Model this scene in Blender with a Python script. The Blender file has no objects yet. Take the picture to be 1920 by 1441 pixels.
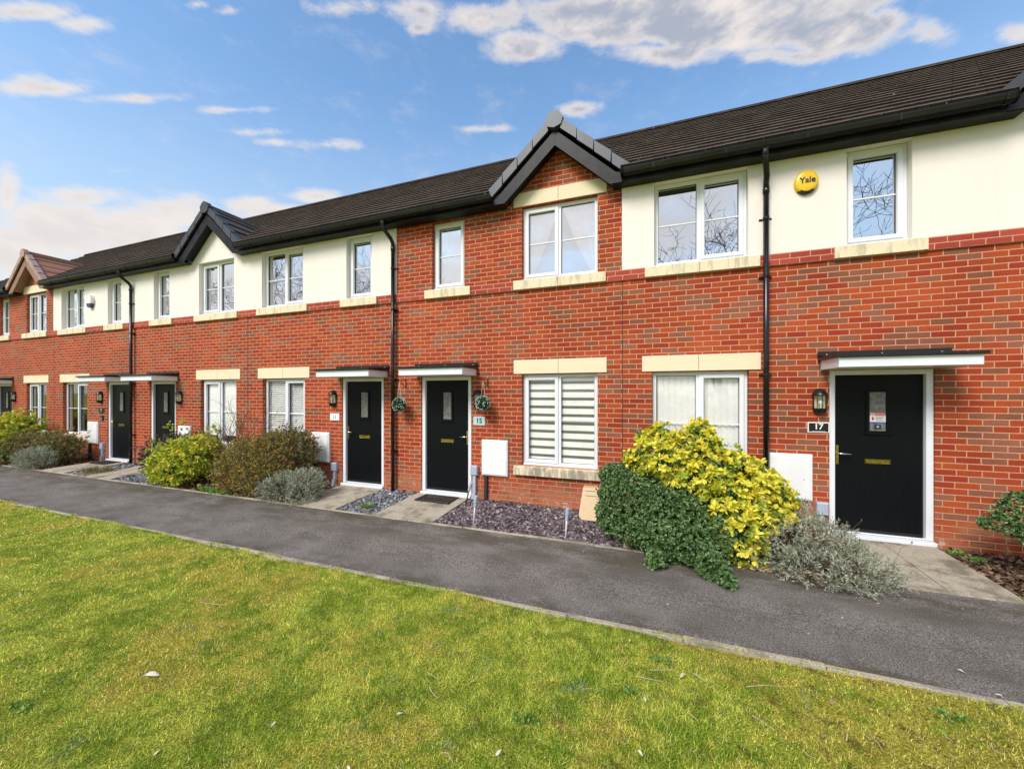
import bpy, math, random
import numpy as np
from mathutils import Vector
R = math.radians
rng = np.random.default_rng(7)
random.seed(7)
sc = bpy.context.scene
C = sc.collection

# ------------------------------------------------------------------ camera
cam = bpy.data.cameras.new('camera'); camo = bpy.data.objects.new('camera', cam); C.objects.link(camo)
camo.location = (0, -6.1, 1.85); camo.rotation_euler = (R(90), 0, R(20.2))
cam.sensor_width = 36; cam.lens = 36*721/1920; cam.shift_y = 16.5/1920
cam.clip_end = 6000; cam.clip_start = .05
sc.camera = camo

# ------------------------------------------------------------------ node helper
class NT:
    def __init__(s, tree):
        s.t = tree; s.n = tree.nodes; s.l = tree.links; s.n.clear()
    def new(s, typ, **kw):
        n = s.n.new(typ)
        for k, v in kw.items(): setattr(n, k, v)
        return n
    def put(s, sock, v):
        if v is None: return
        if isinstance(v, bpy.types.NodeSocket): s.l.new(v, sock)
        else:
            if isinstance(v, (tuple, list)) and len(v) == 3 and sock.type == 'RGBA': v = (*v, 1)
            sock.default_value = v
    def m(s, op, a, b=None, c=None, clamp=False):
        n = s.new('ShaderNodeMath', operation=op, use_clamp=clamp)
        s.put(n.inputs[0], a); s.put(n.inputs[1], b); s.put(n.inputs[2], c)
        return n.outputs[0]
    def v(s, op, a, b=None):
        n = s.new('ShaderNodeVectorMath', operation=op)
        s.put(n.inputs[0], a)
        if b is not None:
            if op == 'SCALE': s.put(n.inputs[3], b)
            else: s.put(n.inputs[1], b)
        return n.outputs[1] if op in ('LENGTH', 'DOT_PRODUCT') else n.outputs[0]
    def mix(s, f, a, b, mode='MIX'):
        n = s.new('ShaderNodeMix', data_type='RGBA', blend_type=mode)
        s.put(n.inputs[0], f); s.put(n.inputs[6], a); s.put(n.inputs[7], b)
        return n.outputs[2]
    def ss(s, x, lo, hi):
        n = s.new('ShaderNodeMapRange', interpolation_type='SMOOTHSTEP')
        s.put(n.inputs[0], x); s.put(n.inputs[1], lo); s.put(n.inputs[2], hi)
        return n.outputs[0]
    def noise(s, vec, scale, detail=2, rough=.5, color=False):
        n = s.new('ShaderNodeTexNoise')
        s.put(n.inputs['Vector'], vec); n.inputs['Scale'].default_value = scale
        n.inputs['Detail'].default_value = detail; n.inputs['Roughness'].default_value = rough
        return n.outputs[1] if color else n.outputs[0]
    def vor(s, vec, scale, out='Color', feature='F1', rnd=1):
        n = s.new('ShaderNodeTexVoronoi', feature=feature)
        s.put(n.inputs['Vector'], vec); n.inputs['Scale'].default_value = scale
        n.inputs['Randomness'].default_value = rnd
        return n.outputs[out]
    def sep(s, v):
        n = s.new('ShaderNodeSeparateXYZ'); s.put(n.inputs[0], v); return n.outputs
    def comb(s, x, y, z=0):
        n = s.new('ShaderNodeCombineXYZ'); s.put(n.inputs[0], x); s.put(n.inputs[1], y); s.put(n.inputs[2], z); return n.outputs[0]
    def pos(s): return s.new('ShaderNodeNewGeometry').outputs['Position']

# ------------------------------------------------------------------ world: Nishita sky with procedural clouds
SUN_EL, SUN_AZ = 45, 200          # azimuth clockwise from +Y: the sun stands behind the photographer, to the right
world = bpy.data.worlds.new('World'); sc.world = world; world.use_nodes = True
w = NT(world.node_tree)
sky = w.new('ShaderNodeTexSky', sky_type='NISHITA', sun_disc=False, sun_elevation=R(SUN_EL), sun_rotation=R(SUN_AZ),
            air_density=1.0, dust_density=.6, ozone_density=2.2, altitude=0)
tc = w.new('ShaderNodeTexCoord').outputs['Generated']
X_, Y_, Z_ = w.sep(tc)
az = w.m('ARCTAN2', X_, Y_); el = w.m('ARCSINE', Z_)
pc = w.comb(az, el)
wf = w.comb(w.m('MULTIPLY', az, 1.0), w.m('MULTIPLY', el, 2.3))
n1 = w.noise(wf, 9, 8, .64); n2 = w.noise(w.v('ADD', wf, (3.1, 1.7, 0)), 26, 6, .66)
nn = w.m('ADD', w.m('MULTIPLY', w.m('SUBTRACT', n1, .5), 2.7), w.m('MULTIPLY', w.m('SUBTRACT', n2, .5), .9))
# each cloud: azimuth and elevation of its middle in degrees, then the 2x2 matrix from offset to (along, across), weight
clouds = [(-71.8, 31.6, 0.296, -0.0, -0.715, 1.27, 1.2),
 (-68.2, 32.7, 0.401, -0.0, -0.744, 1.475, 0.8),
 (-70.4, 26.9, 0.279, -0.0, -0.664, 1.374, 1.2),
 (-64.8, 28.6, 0.225, -0.0, -0.789, 1.91, 1.0),
 (-71.5, 26.6, 0.644, -0.0, -0.571, 1.144, 1.0),
 (-56.1, 30.8, 0.24, -0.0, -0.837, 2.633, 0.8),
 (-45.4, 30.3, 0.256, -0.0, -0.319, 1.554, 0.7),
 (-51.6, 29.1, 0.432, -0.0, -0.716, 2.761, 0.5),
 (-53.3, 29.6, 0.359, -0.0, -0.927, 3.312, 0.4),
 (-44.1, 42.5, 0.215, -0.0, -0.279, 1.265, 0.9),
 (-56.5, 38.7, 0.775, -0.0, -0.92, 2.564, 0.7),
 (-59.5, 38.0, 1.05, -0.0, -1.298, 3.27, 0.6),
 (-33.8, 44.0, 0.205, -0.0, -0.095, 0.783, 1.2),
 (-33.5, 42.8, 0.443, -0.0, -0.188, 1.603, 0.8),
 (-23.4, 44.2, 0.14, -0.0, -0.018, 0.645, 1.5),
 (-18.2, 41.9, 0.158, -0.0, 0.01, 0.598, 1.5),
 (-20.2, 42.3, 0.252, -0.0, -0.0, 0.576, 1.3),
 (-5.4, 43.1, 0.068, -0.0, 0.058, 0.443, 2.8),
 (8.2, 40.4, 0.056, -0.0, 0.086, 0.345, 3.4),
 (19.1, 36.0, 0.14, -0.0, 0.175, 0.452, 2.6),
 (1.7, 39.3, 0.105, -0.0, 0.178, 0.907, 1.4),
 (15.6, 35.4, 0.147, -0.0, 0.44, 1.298, 1.2),
 (21.4, 34.1, 0.375, -0.0, 0.459, 1.115, 1.2),
 (24.0, 34.7, 0.611, -0.0, 0.295, 0.649, 1.2),
 (27.4, 32.3, 0.503, -0.0, 0.431, 0.872, 1.1),
 (32.5, 29.5, 0.855, -0.0, 0.615, 1.095, 1.0),
 (-10.4, 36.0, 0.249, -0.0, 0.1, 1.219, 1.1),
 (-23.4, 34.4, 0.23, -0.0, -0.06, 2.313, 0.7),
 (-65.9, 22.0, 0.923, -0.0, -1.494, 4.194, 0.4),
 (-72.9, 17.2, 1.14, -0.0, -0.14, 0.379, 1.3),
 (-69.6, 15.5, 0.197, -0.0, -0.083, 0.277, 2.0),
 (-64.8, 16.9, 0.19, -0.0, -0.081, 0.297, 1.8),
 (-73.3, 12.5, 0.174, -0.0, -0.077, 0.275, 1.8),
 (-61.3, 19.4, 0.246, -0.0, -0.128, 0.47, 1.5),
 (-54.4, 22.0, 0.307, -0.0, -0.19, 0.804, 1.4),
 (-47.4, 24.5, 0.265, -0.0, -0.183, 0.949, 1.4),
 (-68.2, 18.8, 0.312, -0.0, -0.284, 0.839, 1.4),
 (-51.6, 21.8, 0.192, -0.0, -0.143, 0.684, 1.5)]
mx = None
for (a, e, m00, m01, m10, m11, wt) in clouds:
    d = w.v('SUBTRACT', pc, (R(a), R(e), 0)); k_ = 180/math.pi
    u_ = w.v('DOT_PRODUCT', d, (m00*k_, m01*k_, 0)); v_ = w.v('DOT_PRODUCT', d, (m10*k_, m11*k_, 0))
    r = w.v('LENGTH', w.comb(u_, v_))
    f = w.m('MULTIPLY', w.m('SUBTRACT', 1.0, r), wt)
    mx = f if mx is None else w.m('MAXIMUM', mx, f)
# loose cloud field for the half of the sky behind the photographer (seen in the window panes)
back = w.m('MULTIPLY', w.ss(Y_, .1, -.35), w.m('SUBTRACT', w.m('MULTIPLY', w.noise(wf, 1.7, 3, .5), 2.6), .62))
back = w.m('ADD', back, w.m('MULTIPLY', w.ss(Y_, .1, -.35), -.0))
mask = w.m('MAXIMUM', w.m('ADD', w.m('ADD', mx, .12), w.m('MULTIPLY', nn, .95)), w.m('ADD', w.m('MULTIPLY', nn, .5), w.m('SUBTRACT', back, .1)))
cov = w.m('MULTIPLY', w.ss(mask, -.15, 1.15), .93)
thick = w.ss(mask, .45, 1.5)
lum = w.noise(w.v('ADD', wf, (9, 4, 0)), 8, 6, .6)
gr = w.m('MULTIPLY', w.m('MULTIPLY', thick, w.ss(lum, .30, .60)), w.m('MULTIPLY_ADD', w.ss(el, .38, .60), .75, .25))
ccol = w.mix(gr, (4.15, 3.78, 3.5), (1.95, 2.1, 2.5))
hs = w.new('ShaderNodeHueSaturation'); hs.inputs['Saturation'].default_value = 1.0; hs.inputs['Value'].default_value = 1.0
w.put(hs.inputs['Color'], w.mix(1.0, sky.outputs[0], (1.02, 1.2, 1.22), 'MULTIPLY'))
skyc = w.mix(w.m('MULTIPLY', w.ss(el, .68, .12), .62), hs.outputs[0], (3.0, 3.35, 3.5))
col = w.mix(cov, skyc, ccol)
bg = w.new('ShaderNodeBackground'); w.put(bg.inputs[0], col); bg.inputs[1].default_value = .13
w.l.new(bg.outputs[0], w.new('ShaderNodeOutputWorld').inputs[0])
world.cycles.sampling_method = 'MANUAL'; world.cycles.sample_map_resolution = 512

# ------------------------------------------------------------------ sun
sun = bpy.data.lights.new('sun', 'SUN'); suno = bpy.data.objects.new('sun', sun); C.objects.link(suno)
sun.energy = 2.1; sun.angle = R(24); sun.color = (1, .93, .84)
sd = Vector((math.sin(R(SUN_AZ))*math.cos(R(SUN_EL)), math.cos(R(SUN_AZ))*math.cos(R(SUN_EL)), math.sin(R(SUN_EL))))
suno.rotation_euler = sd.to_track_quat('Z', 'Y').to_euler(); suno.location = (4, -20, 20)
sc.view_settings.view_transform = 'Standard'; sc.view_settings.look = 'None'
sc.view_settings.gamma = 1; sc.view_settings.exposure = .80

# ------------------------------------------------------------------ materials
def mat(name, fn, **kw):
    m = bpy.data.materials.new(name); m.use_nodes = True
    n = NT(m.node_tree); out = n.new('ShaderNodeOutputMaterial')
    b = n.new('ShaderNodeBsdfPrincipled'); n.l.new(b.outputs[0], out.inputs[0])
    b.inputs['Roughness'].default_value = kw.get('rough', .7)
    b.inputs['Metallic'].default_value = kw.get('metal', 0)
    b.inputs['Specular IOR Level'].default_value = kw.get('spec', .5)
    fn(n, b, out); return m
def bump(n, b, h, dist=.01, strength=1):
    k = n.new('ShaderNodeBump'); k.inputs['Distance'].default_value = dist; k.inputs['Strength'].default_value = strength
    n.put(k.inputs['Height'], h); n.l.new(k.outputs[0], b.inputs['Normal'])
def plain(name, col, var=.12, scale=6, bmp=0, bscale=60, streak=False, **kw):
    def fn(n, b, o):
        p = n.pos()
        if streak: p2 = n.v('MULTIPLY', p, (1, 1, .12))
        else: p2 = p
        f = n.noise(p2, scale, 5, .6)
        c = n.mix(n.m('MULTIPLY', n.ss(f, .35, .75), 1.0), tuple(x*(1-var) for x in col), tuple(min(1, x*(1+var)) for x in col))
        n.put(b.inputs['Base Color'], c)
        if bmp: bump(n, b, n.noise(p, bscale, 3, .6), bmp)
    return mat(name, fn, **kw)

def brick_fn(band=False):
    def fn(n, b, o):
        p = n.pos(); x, y, z = n.sep(p)
        # returns run along Y, front faces along X
        u = n.m('ADD', x, n.m('MULTIPLY', y, .9))
        wob = n.m('MULTIPLY', n.m('SUBTRACT', n.noise(p, 3.0, 2), .5), .006)
        zz = n.m('ADD', n.m('DIVIDE', n.m('ADD', z, wob), .075), .4 if not band else .4)
        row = n.m('FLOOR', zz); fz = n.m('FRACT', zz)
        sh = n.m('MULTIPLY', n.m('FLOORED_MODULO', row, 2), .5)
        rj = n.new('ShaderNodeTexWhiteNoise', noise_dimensions='1D'); n.put(rj.inputs['W'], row)
        xx = n.m('ADD', n.m('ADD', n.m('DIVIDE', u, .225), sh), n.m('MULTIPLY', rj.outputs[0], .12))
        colm = n.m('FLOOR', xx); fx = n.m('FRACT', xx)
        wn = n.new('ShaderNodeTexWhiteNoise', noise_dimensions='2D'); n.put(wn.inputs['Vector'], n.comb(colm, row))
        r1, r2, r3 = n.sep(wn.outputs['Color'])
        edge = n.m('MULTIPLY', n.m('SUBTRACT', n.noise(p, 70, 3, .6), .5), .010)
        dx = n.m('MULTIPLY', n.m('SUBTRACT', .5, n.m('ABSOLUTE', n.m('SUBTRACT', fx, .5))), .225)
        dz = n.m('MULTIPLY', n.m('SUBTRACT', .5, n.m('ABSOLUTE', n.m('SUBTRACT', fz, .5))), .075)
        dd = n.m('ADD', n.m('MINIMUM', dx, dz), edge)
        brick = n.ss(dd, .0042, .0072)
        # which bricks are the brown ones: clustered
        cl = n.noise(n.comb(n.m('MULTIPLY', colm, .5), n.m('MULTIPLY', row, .33)), .42, 2, .6)
        isb = n.m('GREATER_THAN', n.m('ADD', n.m('MULTIPLY', r1, .62), cl), 0.965 if not band else 5.0)
        red = n.mix(r2, (.31, .043, .013), (.41, .077, .023))
        red = n.mix(n.ss(r3, .72, .95), red, (.30, .038, .016))
        if band: red = n.mix(r2, (.36, .045, .03), (.44, .07, .045))
        brn = n.mix(r3, (.21, .075, .040), (.29, .108, .064))
        base = n.mix(isb, red, brn)
        grain = n.noise(n.v('MULTIPLY', p, (30, 30, 90)), 1.0, 4, .7)
        base = n.mix(n.ss(grain, .5, .8), base, n.mix(1.0, base, (.62, .58, .6), 'MULTIPLY'))
        base = n.mix(n.m('MULTIPLY', n.ss(n.noise(p, 45, 3, .7), .62, .75), .35), base, (.72, .36, .25))
        big = n.noise(p, .9, 3, .55)
        base = n.mix(1.0, base, n.mix(n.ss(big, .35, .65), (.86, .84, .84), (1.10, 1.1, 1.1)), 'MULTIPLY')
        mor = n.mix(n.noise(p, 25, 4, .7), (.54, .24, .14), (.70, .38, .24))
        base = n.mix(brick, mor, base)
        # splash dirt and efflorescence near the foot of the wall
        lo = n.m('MULTIPLY', n.ss(z, .52, .18), n.ss(n.noise(n.v('MULTIPLY', p, (1.1, 1.1, 2.2)), 1.6, 4, .6), .34, .56))
        base = n.mix(n.m('MULTIPLY', lo, .72), base, n.mix(n.noise(p, 6, 4, .6), (.36, .13, .065), (.48, .21, .12)))
        ef = n.m('MULTIPLY', n.ss(z, .26, .12), n.ss(n.noise(p, 7, 5, .7), .56, .66))
        base = n.mix(n.m('MULTIPLY', ef, .55), base, (.72, .58, .50))
        n.put(b.inputs['Base Color'], base)
        hgt = n.m('ADD', n.m('MULTIPLY', brick, .75), n.m('MULTIPLY', grain, .35))
        bump(n, b, hgt, .006, .9)
    return fn
M = {}
M['brick'] = mat('red_facing_brick', brick_fn(), rough=.85, spec=.25)
M['band'] = mat('smooth_red_band_brick', brick_fn(True), rough=.75, spec=.3)
def render_fn(n, b, o):
    p = n.pos(); x, y, z = n.sep(p)
    f = n.noise(p, 1.3, 4, .55); st = n.noise(n.v('MULTIPLY', p, (9, 9, .7)), 1.2, 4, .6)
    c = n.mix(f, (.83, .785, .73), (.86, .82, .77))
    c = n.mix(n.m('MULTIPLY', n.ss(st, .5, .78), .22), c, (.70, .63, .48))
    c = n.mix(n.m('MULTIPLY', n.ss(n.noise(p, 160, 2, .6), .60, .72), .3), c, (.62, .54, .42))
    n.put(b.inputs['Base Color'], c); bump(n, b, n.noise(p, 140, 4, .7), .004, .8)
M['render'] = mat('cream_render', render_fn, rough=.9, spec=.2)
def stone_fn(w_):
    def fn(n, b, o):
        p = n.pos(); x, y, z = n.sep(p)
        c = n.mix(n.noise(p, 2.5, 3), (.78, .68, .47), (.82, .73, .54))
        c = n.mix(n.m('MULTIPLY', n.ss(n.noise(p, 60, 3, .7), .55, .75), .25), c, (.6, .47, .3))
        if w_:
            st = n.noise(n.v('MULTIPLY', p, (6, 6, 1.2)), 1.6, 5, .7)
            c = n.mix(n.m('MULTIPLY', n.ss(st, .48 if w_ < 2 else .36, .68 if w_ < 2 else .58), .45 if w_ < 2 else .8), c, (.24, .20, .14) if w_ < 2 else (.22, .19, .15))
            c = n.mix(n.m('MULTIPLY', n.ss(n.noise(p, 30, 4, .7), .5, .7), .35), c, (.46, .42, .34))
        n.put(b.inputs['Base Color'], c); bump(n, b, n.noise(p, 120, 3, .6), .003)
    return fn
M['stone'] = mat('pale_yellow_cast_stone', stone_fn(False), rough=.85, spec=.2)
M['sill'] = mat('weathered_cast_stone', stone_fn(True), rough=.9, spec=.2)
M['sill_dirty'] = mat('lichen_grey_cast_stone', stone_fn(2), rough=.95, spec=.1)
M['upvc'] = plain('white_upvc', (.78, .81, .86), .03, 2, rough=.25)
M['upvc_box'] = plain('white_fibre_box', (.84, .85, .86), .04, 3, rough=.45)
M['black'] = plain('black_upvc_board', (.012, .013, .016), .5, 5, bmp=.001, rough=.45, spec=.25)
M['gutter'] = plain('black_gutter_plastic', (.008, .008, .009), .4, 5, rough=.22)
M['verge'] = plain('slate_grey_verge_plastic', (.065, .08, .105), .14, 3, rough=.45)
M['metalblack'] = plain('black_painted_metal', (.012, .012, .012), .3, 30, rough=.3)
M['gold'] = plain('brass', (.62, .50, .16), .2, 30, rough=.22, metal=1)
M['chrome'] = plain('satin_steel', (.75, .73, .70), .1, 30, rough=.25, metal=1)
M['duct'] = plain('pale_grey_duct_plastic', (.42, .47, .58), .1, 8, rough=.5)
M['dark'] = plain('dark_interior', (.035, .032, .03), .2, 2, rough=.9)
M['carpet'] = plain('interior_plaster', (.30, .27, .23), .2, 2, rough=.9)
def door_fn(n, b, o):
    p = n.pos()
    g = n.noise(n.v('MULTIPLY', p, (26, 26, 1.4)), 3, 5, .65)
    n.put(b.inputs['Base Color'], n.mix(g, (.0018, .0024, .0034), (.006, .0075, .0095)))
    bump(n, b, g, .004, .9)
M['door'] = mat('black_woodgrain_door', door_fn, rough=.42, spec=.15)
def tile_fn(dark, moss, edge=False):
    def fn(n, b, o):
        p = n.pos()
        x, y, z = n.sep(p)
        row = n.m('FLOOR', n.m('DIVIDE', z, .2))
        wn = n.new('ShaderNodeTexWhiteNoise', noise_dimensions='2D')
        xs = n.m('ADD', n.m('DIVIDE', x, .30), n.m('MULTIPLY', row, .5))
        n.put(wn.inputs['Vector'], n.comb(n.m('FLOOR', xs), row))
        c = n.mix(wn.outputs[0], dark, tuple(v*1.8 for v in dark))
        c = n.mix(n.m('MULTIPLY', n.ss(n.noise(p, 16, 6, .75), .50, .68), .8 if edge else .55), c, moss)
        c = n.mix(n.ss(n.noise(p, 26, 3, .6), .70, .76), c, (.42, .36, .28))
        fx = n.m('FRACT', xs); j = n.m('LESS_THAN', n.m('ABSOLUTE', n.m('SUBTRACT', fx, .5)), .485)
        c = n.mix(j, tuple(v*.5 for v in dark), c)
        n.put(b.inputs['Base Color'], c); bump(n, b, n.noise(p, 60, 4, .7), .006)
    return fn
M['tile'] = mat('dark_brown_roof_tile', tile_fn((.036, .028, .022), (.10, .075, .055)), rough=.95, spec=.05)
M['tile_edge'] = mat('shaded_tile_edge', tile_fn((.006, .005, .0045), (.02, .015, .011), True), rough=.95, spec=.1)  # near-black colour paints the shade on tile butts and the gap below
M['tile_lip'] = mat('highlit_tile_lip', tile_fn((.11, .080, .058), (.24, .18, .125), True), rough=.95, spec=.1)  # pale tan paints the sky highlight along each tile lip
M['gtile'] = mat('grey_gable_tile', tile_fn((.045, .039, .037), (.09, .07, .055)), rough=.85, spec=.25)
M['gtile_flare'] = mat('flare_tinted_gable_tile', tile_fn((.22, .105, .075), (.32, .17, .12)), rough=.85, spec=.25)  # reddish tone is warm lens flare glow painted into the tiles
M['verge_dk'] = plain('dark_verge_plastic', (.045, .048, .058), .14, 3, rough=.5)
M['verge_flare'] = plain('flare_tinted_verge_trim', (.42, .27, .22), .14, 3, rough=.5)  # pink stands in for the flare glow over the verge
M['black_flare'] = plain('flare_tinted_bargeboard', (.30, .17, .11), .14, 3, rough=.5)  # dark board coloured brown to carry the flare glow
def glass_fn(n, b, o):
    g = n.new('ShaderNodeBsdfGlossy'); g.inputs['Roughness'].default_value = .0; g.inputs['Color'].default_value = (.97, .98, 1, 1)
    t = n.new('ShaderNodeBsdfTransparent'); t.inputs[0].default_value = (.99, .995, 1, 1)
    ge = n.new('ShaderNodeNewGeometry'); cs = n.m('ABSOLUTE', n.v('DOT_PRODUCT', ge.outputs['Normal'], ge.outputs['Incoming']))
    fr = n.m('MULTIPLY_ADD', n.m('POWER', n.m('SUBTRACT', 1.0, cs), 4.0), .94, .075)      # Schlick reflectance, the same from both sides
    bp = n.new('ShaderNodeBump'); bp.inputs['Distance'].default_value = .02; bp.inputs['Strength'].default_value = .12
    n.put(bp.inputs['Height'], n.noise(n.pos(), 1.6, 2)); n.l.new(bp.outputs[0], g.inputs['Normal'])
    mx_ = n.new('ShaderNodeMixShader'); n.put(mx_.inputs[0], n.m('MULTIPLY_ADD', fr, 1.3, .021, clamp=True))
    n.l.new(t.outputs[0], mx_.inputs[1]); n.l.new(g.outputs[0], mx_.inputs[2]); n.l.new(mx_.outputs[0], o.inputs[0])
M['glass'] = mat('window_glass', glass_fn)
def glass2_fn(n, b, o):
    glass_fn(n, b, o)
    for x in n.n:
        if x.type == 'MATH' and x.operation == 'MULTIPLY_ADD' and abs(x.inputs[2].default_value-.021) < 1e-4: x.inputs[1].default_value = 2.2; x.inputs[2].default_value = .52
M['glass_up'] = mat('upper_window_glass', glass2_fn)
M['frost'] = plain('obscure_door_glass', (.20, .20, .19), .35, 18, bmp=.003, rough=.12)
M['blind_white'] = plain('white_blind_fabric', (.92, .92, .90), .05, 3, rough=.8)
M['blind_grey'] = plain('grey_blind_stripe', (.13, .13, .12), .1, 3, rough=.8)
M['curtain'] = plain('sheer_white_curtain', (.80, .80, .84), .07, 3, rough=.9)
M['curtain_dk'] = plain('beige_curtain', (.36, .34, .27), .1, 3, rough=.9)
def asphalt_fn(n, b, o):
    p = n.pos(); x, y, z = n.sep(p)
    g = n.noise(p, 105, 4, .85); big = n.noise(p, 1.3, 5, .6)
    c = n.mix(n.ss(g, .38, .66), (.045, .041, .037), (.36, .325, .29))
    c = n.mix(1.0, c, n.mix(n.ss(big, .3, .7), (.80, .79, .79), (1.15, 1.15, 1.17)), 'MULTIPLY')
    ed = n.m('MULTIPLY', n.ss(y, -2.25, -1.4), n.ss(n.noise(n.v('MULTIPLY', p, (1, 2.4, 1)), 1.5, 5, .65), .38, .62))
    ed2 = n.m('MULTIPLY', n.ss(y, -2.45, -2.8), n.ss(n.noise(p, 2.3, 5, .65), .45, .65))
    c = n.mix(n.m('MULTIPLY', n.m('MAXIMUM', ed, ed2), .8), c, (.075, .062, .036))
    c = n.mix(n.m('MULTIPLY', n.ss(n.noise(n.v('ADD', n.v('MULTIPLY', p, (.6, 1.6, 1)), (3, 8, 0)), 2.6, 6, .7), .50, .66), .45), c, (.085, .078, .066))
    sp = n.vor(p, 40, 'Distance'); rn = n.sep(n.vor(p, 40, 'Color'))[0]
    c = n.mix(n.m('MULTIPLY', n.m('LESS_THAN', sp, .16), n.m('GREATER_THAN', rn, .90)), c, (.55, .50, .43))
    n.put(b.inputs['Base Color'], c); bump(n, b, n.noise(p, 260, 3, .7), .006, .8)
M['asphalt'] = mat('grey_asphalt', asphalt_fn, rough=.9, spec=.25)
def conc_fn(dirt):
    def fn(n, b, o):
        p = n.pos()
        c = n.mix(n.noise(p, 5, 5, .7), (.30, .26, .20), (.62, .55, .44))
        c = n.mix(n.m('MULTIPLY', n.ss(n.noise(n.v('ADD', p, (5, 2, 0)), 2.2, 6, .7), .46, .64), dirt), c, (.11, .095, .065))
        c = n.mix(n.m('MULTIPLY', n.ss(n.noise(p, 60, 4, .8), .50, .62), .65), c, (.20, .165, .12))
        n.put(b.inputs['Base Color'], c); bump(n, b, n.noise(p, 60, 4, .7), .008)
    return fn
M['slab'] = mat('stained_concrete_slab', conc_fn(.7), rough=.9, spec=.2)
M['kerb'] = mat('weathered_kerb_concrete', conc_fn(.6), rough=.95, spec=.15)
def soil_fn(n, b, o):
    p = n.pos()
    c = n.mix(n.noise(p, 30, 5, .7), (.018, .012, .008), (.085, .055, .035))
    n.put(b.inputs['Base Color'], c); bump(n, b, n.noise(p, 35, 5, .7), .03)
M['soil'] = mat('dark_garden_soil', soil_fn, rough=1, spec=.1)
def rnd_fn(cols, attr='rnd', rough=.6, trans=0):
    """colour picked per piece from a stored random value"""
    def fn(n, b, o):
        a = n.new('ShaderNodeAttribute', attribute_name=attr)
        r = n.new('ShaderNodeValToRGB'); cr = r.color_ramp
        while len(cr.elements) < len(cols): cr.elements.new(.5)
        for i, c in enumerate(cols):
            cr.elements[i].position = i/(len(cols)-1); cr.elements[i].color = (*c, 1)
        n.put(r.inputs[0], a.outputs['Fac'])
        n.put(b.inputs['Base Color'], r.outputs[0])
        if trans:
            t = n.new('ShaderNodeBsdfTranslucent'); n.put(t.inputs[0], r.outputs[0])
            ms = n.new('ShaderNodeMixShader'); ms.inputs[0].default_value = trans
            n.l.new(b.outputs[0], ms.inputs[1]); n.l.new(t.outputs[0], ms.inputs[2]); n.l.new(ms.outputs[0], o.inputs[0])
    return fn
def leafm(name, cols, rough=.45, trans=.25, spec=.4): 
    M[name] = mat(name, rnd_fn(cols, trans=trans), rough=rough, spec=spec)
leafm('slate_purple', [(.03,.022,.027),(.085,.062,.072),(.13,.095,.105),(.19,.15,.16),(.42,.38,.38)], .75, 0, .3)
leafm('slate_grey', [(.04,.045,.05),(.12,.13,.145),(.20,.21,.23),(.50,.50,.50)], .75, 0, .3)
leafm('bark', [(.03,.018,.012),(.09,.05,.03),(.15,.09,.06),(.34,.24,.16)], .9, 0, .2)
leafm('leaf_yellow', [(.58,.54,.03),(.76,.68,.05),(.86,.78,.12),(.60,.62,.06)])
leafm('leaf_lime', [(.12,.24,.02),(.36,.44,.04),(.60,.62,.07),(.20,.34,.03)])
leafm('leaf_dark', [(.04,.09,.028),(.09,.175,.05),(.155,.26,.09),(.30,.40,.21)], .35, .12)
leafm('leaf_grey', [(.20,.15,.10),(.22,.25,.16),(.36,.39,.28),(.48,.50,.39),(.60,.62,.52)], .8, .1, .2)
leafm('leaf_brown', [(.16,.13,.03),(.36,.24,.05),(.34,.34,.07),(.46,.20,.06),(.55,.44,.12)], .6, .15)
leafm('leaf_purple', [(.035,.035,.025),(.09,.07,.05),(.13,.10,.08),(.12,.14,.07)], .6, .1)
leafm('leaf_green', [(.06,.16,.02),(.12,.26,.04),(.20,.36,.07),(.30,.42,.12)], .5, .2)
leafm('leaf_olive', [(.08,.085,.03),(.19,.19,.065),(.30,.24,.11),(.26,.31,.12)], .6, .15)
leafm('topiary', [(.025,.07,.03),(.06,.15,.06),(.10,.20,.10)], .5, .1)
leafm('flower_white', [(.8,.8,.76),(.9,.9,.88)], .6, .2)
leafm('deadleaf', [(.20,.10,.05),(.42,.30,.17),(.66,.56,.38),(.72,.66,.52)], .8, .1)
M['twig'] = plain('brown_twig', (.16, .105, .07), .4, 30, rough=.9)
M['trunk'] = plain('grey_brown_bark', (.075, .062, .050), .4, 8, bmp=.01, rough=.95)
def grass_color(n, p, attr=None):
    q = n.v('MULTIPLY', p, (1, 1, 0)); x, y, z = n.sep(p)
    a = n.noise(q, .75, 5, .65); bq = n.noise(n.v('ADD', q, (7, 3, 0)), 2.2, 6, .7); f = n.noise(n.v('ADD', q, (2, 9, 0)), 9, 5, .7)
    g = n.mix(n.ss(n.m('ADD', n.m('MULTIPLY', bq, .6), n.m('MULTIPLY', f, .4)), .40, .60), (.27, .38, .030), (.64, .68, .09))
    rt = n.ss(n.m('ADD', x, n.m('MULTIPLY', y, .6)), -4.0, .5)
    ms = n.ss(n.m('ADD', n.m('ADD', n.m('MULTIPLY', a, .55), n.m('MULTIPLY', bq, .25)), n.m('ADD', n.m('MULTIPLY', f, .2), n.m('MULTIPLY', rt, .045))), .49, .58)
    g = n.mix(n.m('MULTIPLY', ms, .7), g, n.mix(f, (.48, .38, .04), (.80, .68, .14)))
    g = n.mix(n.m('MULTIPLY', n.ss(n.noise(q, 6.5, 6, .8), .525, .62), n.m('MULTIPLY_ADD', rt, .5, .3)), g, (.22, .13, .045))
    g = n.mix(n.m('MULTIPLY', n.ss(n.noise(n.v('ADD', q, (4, 4, 0)), 3.6, 4, .7), .58, .70), .5), g, (.26, .38, .16))
    return g
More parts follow.
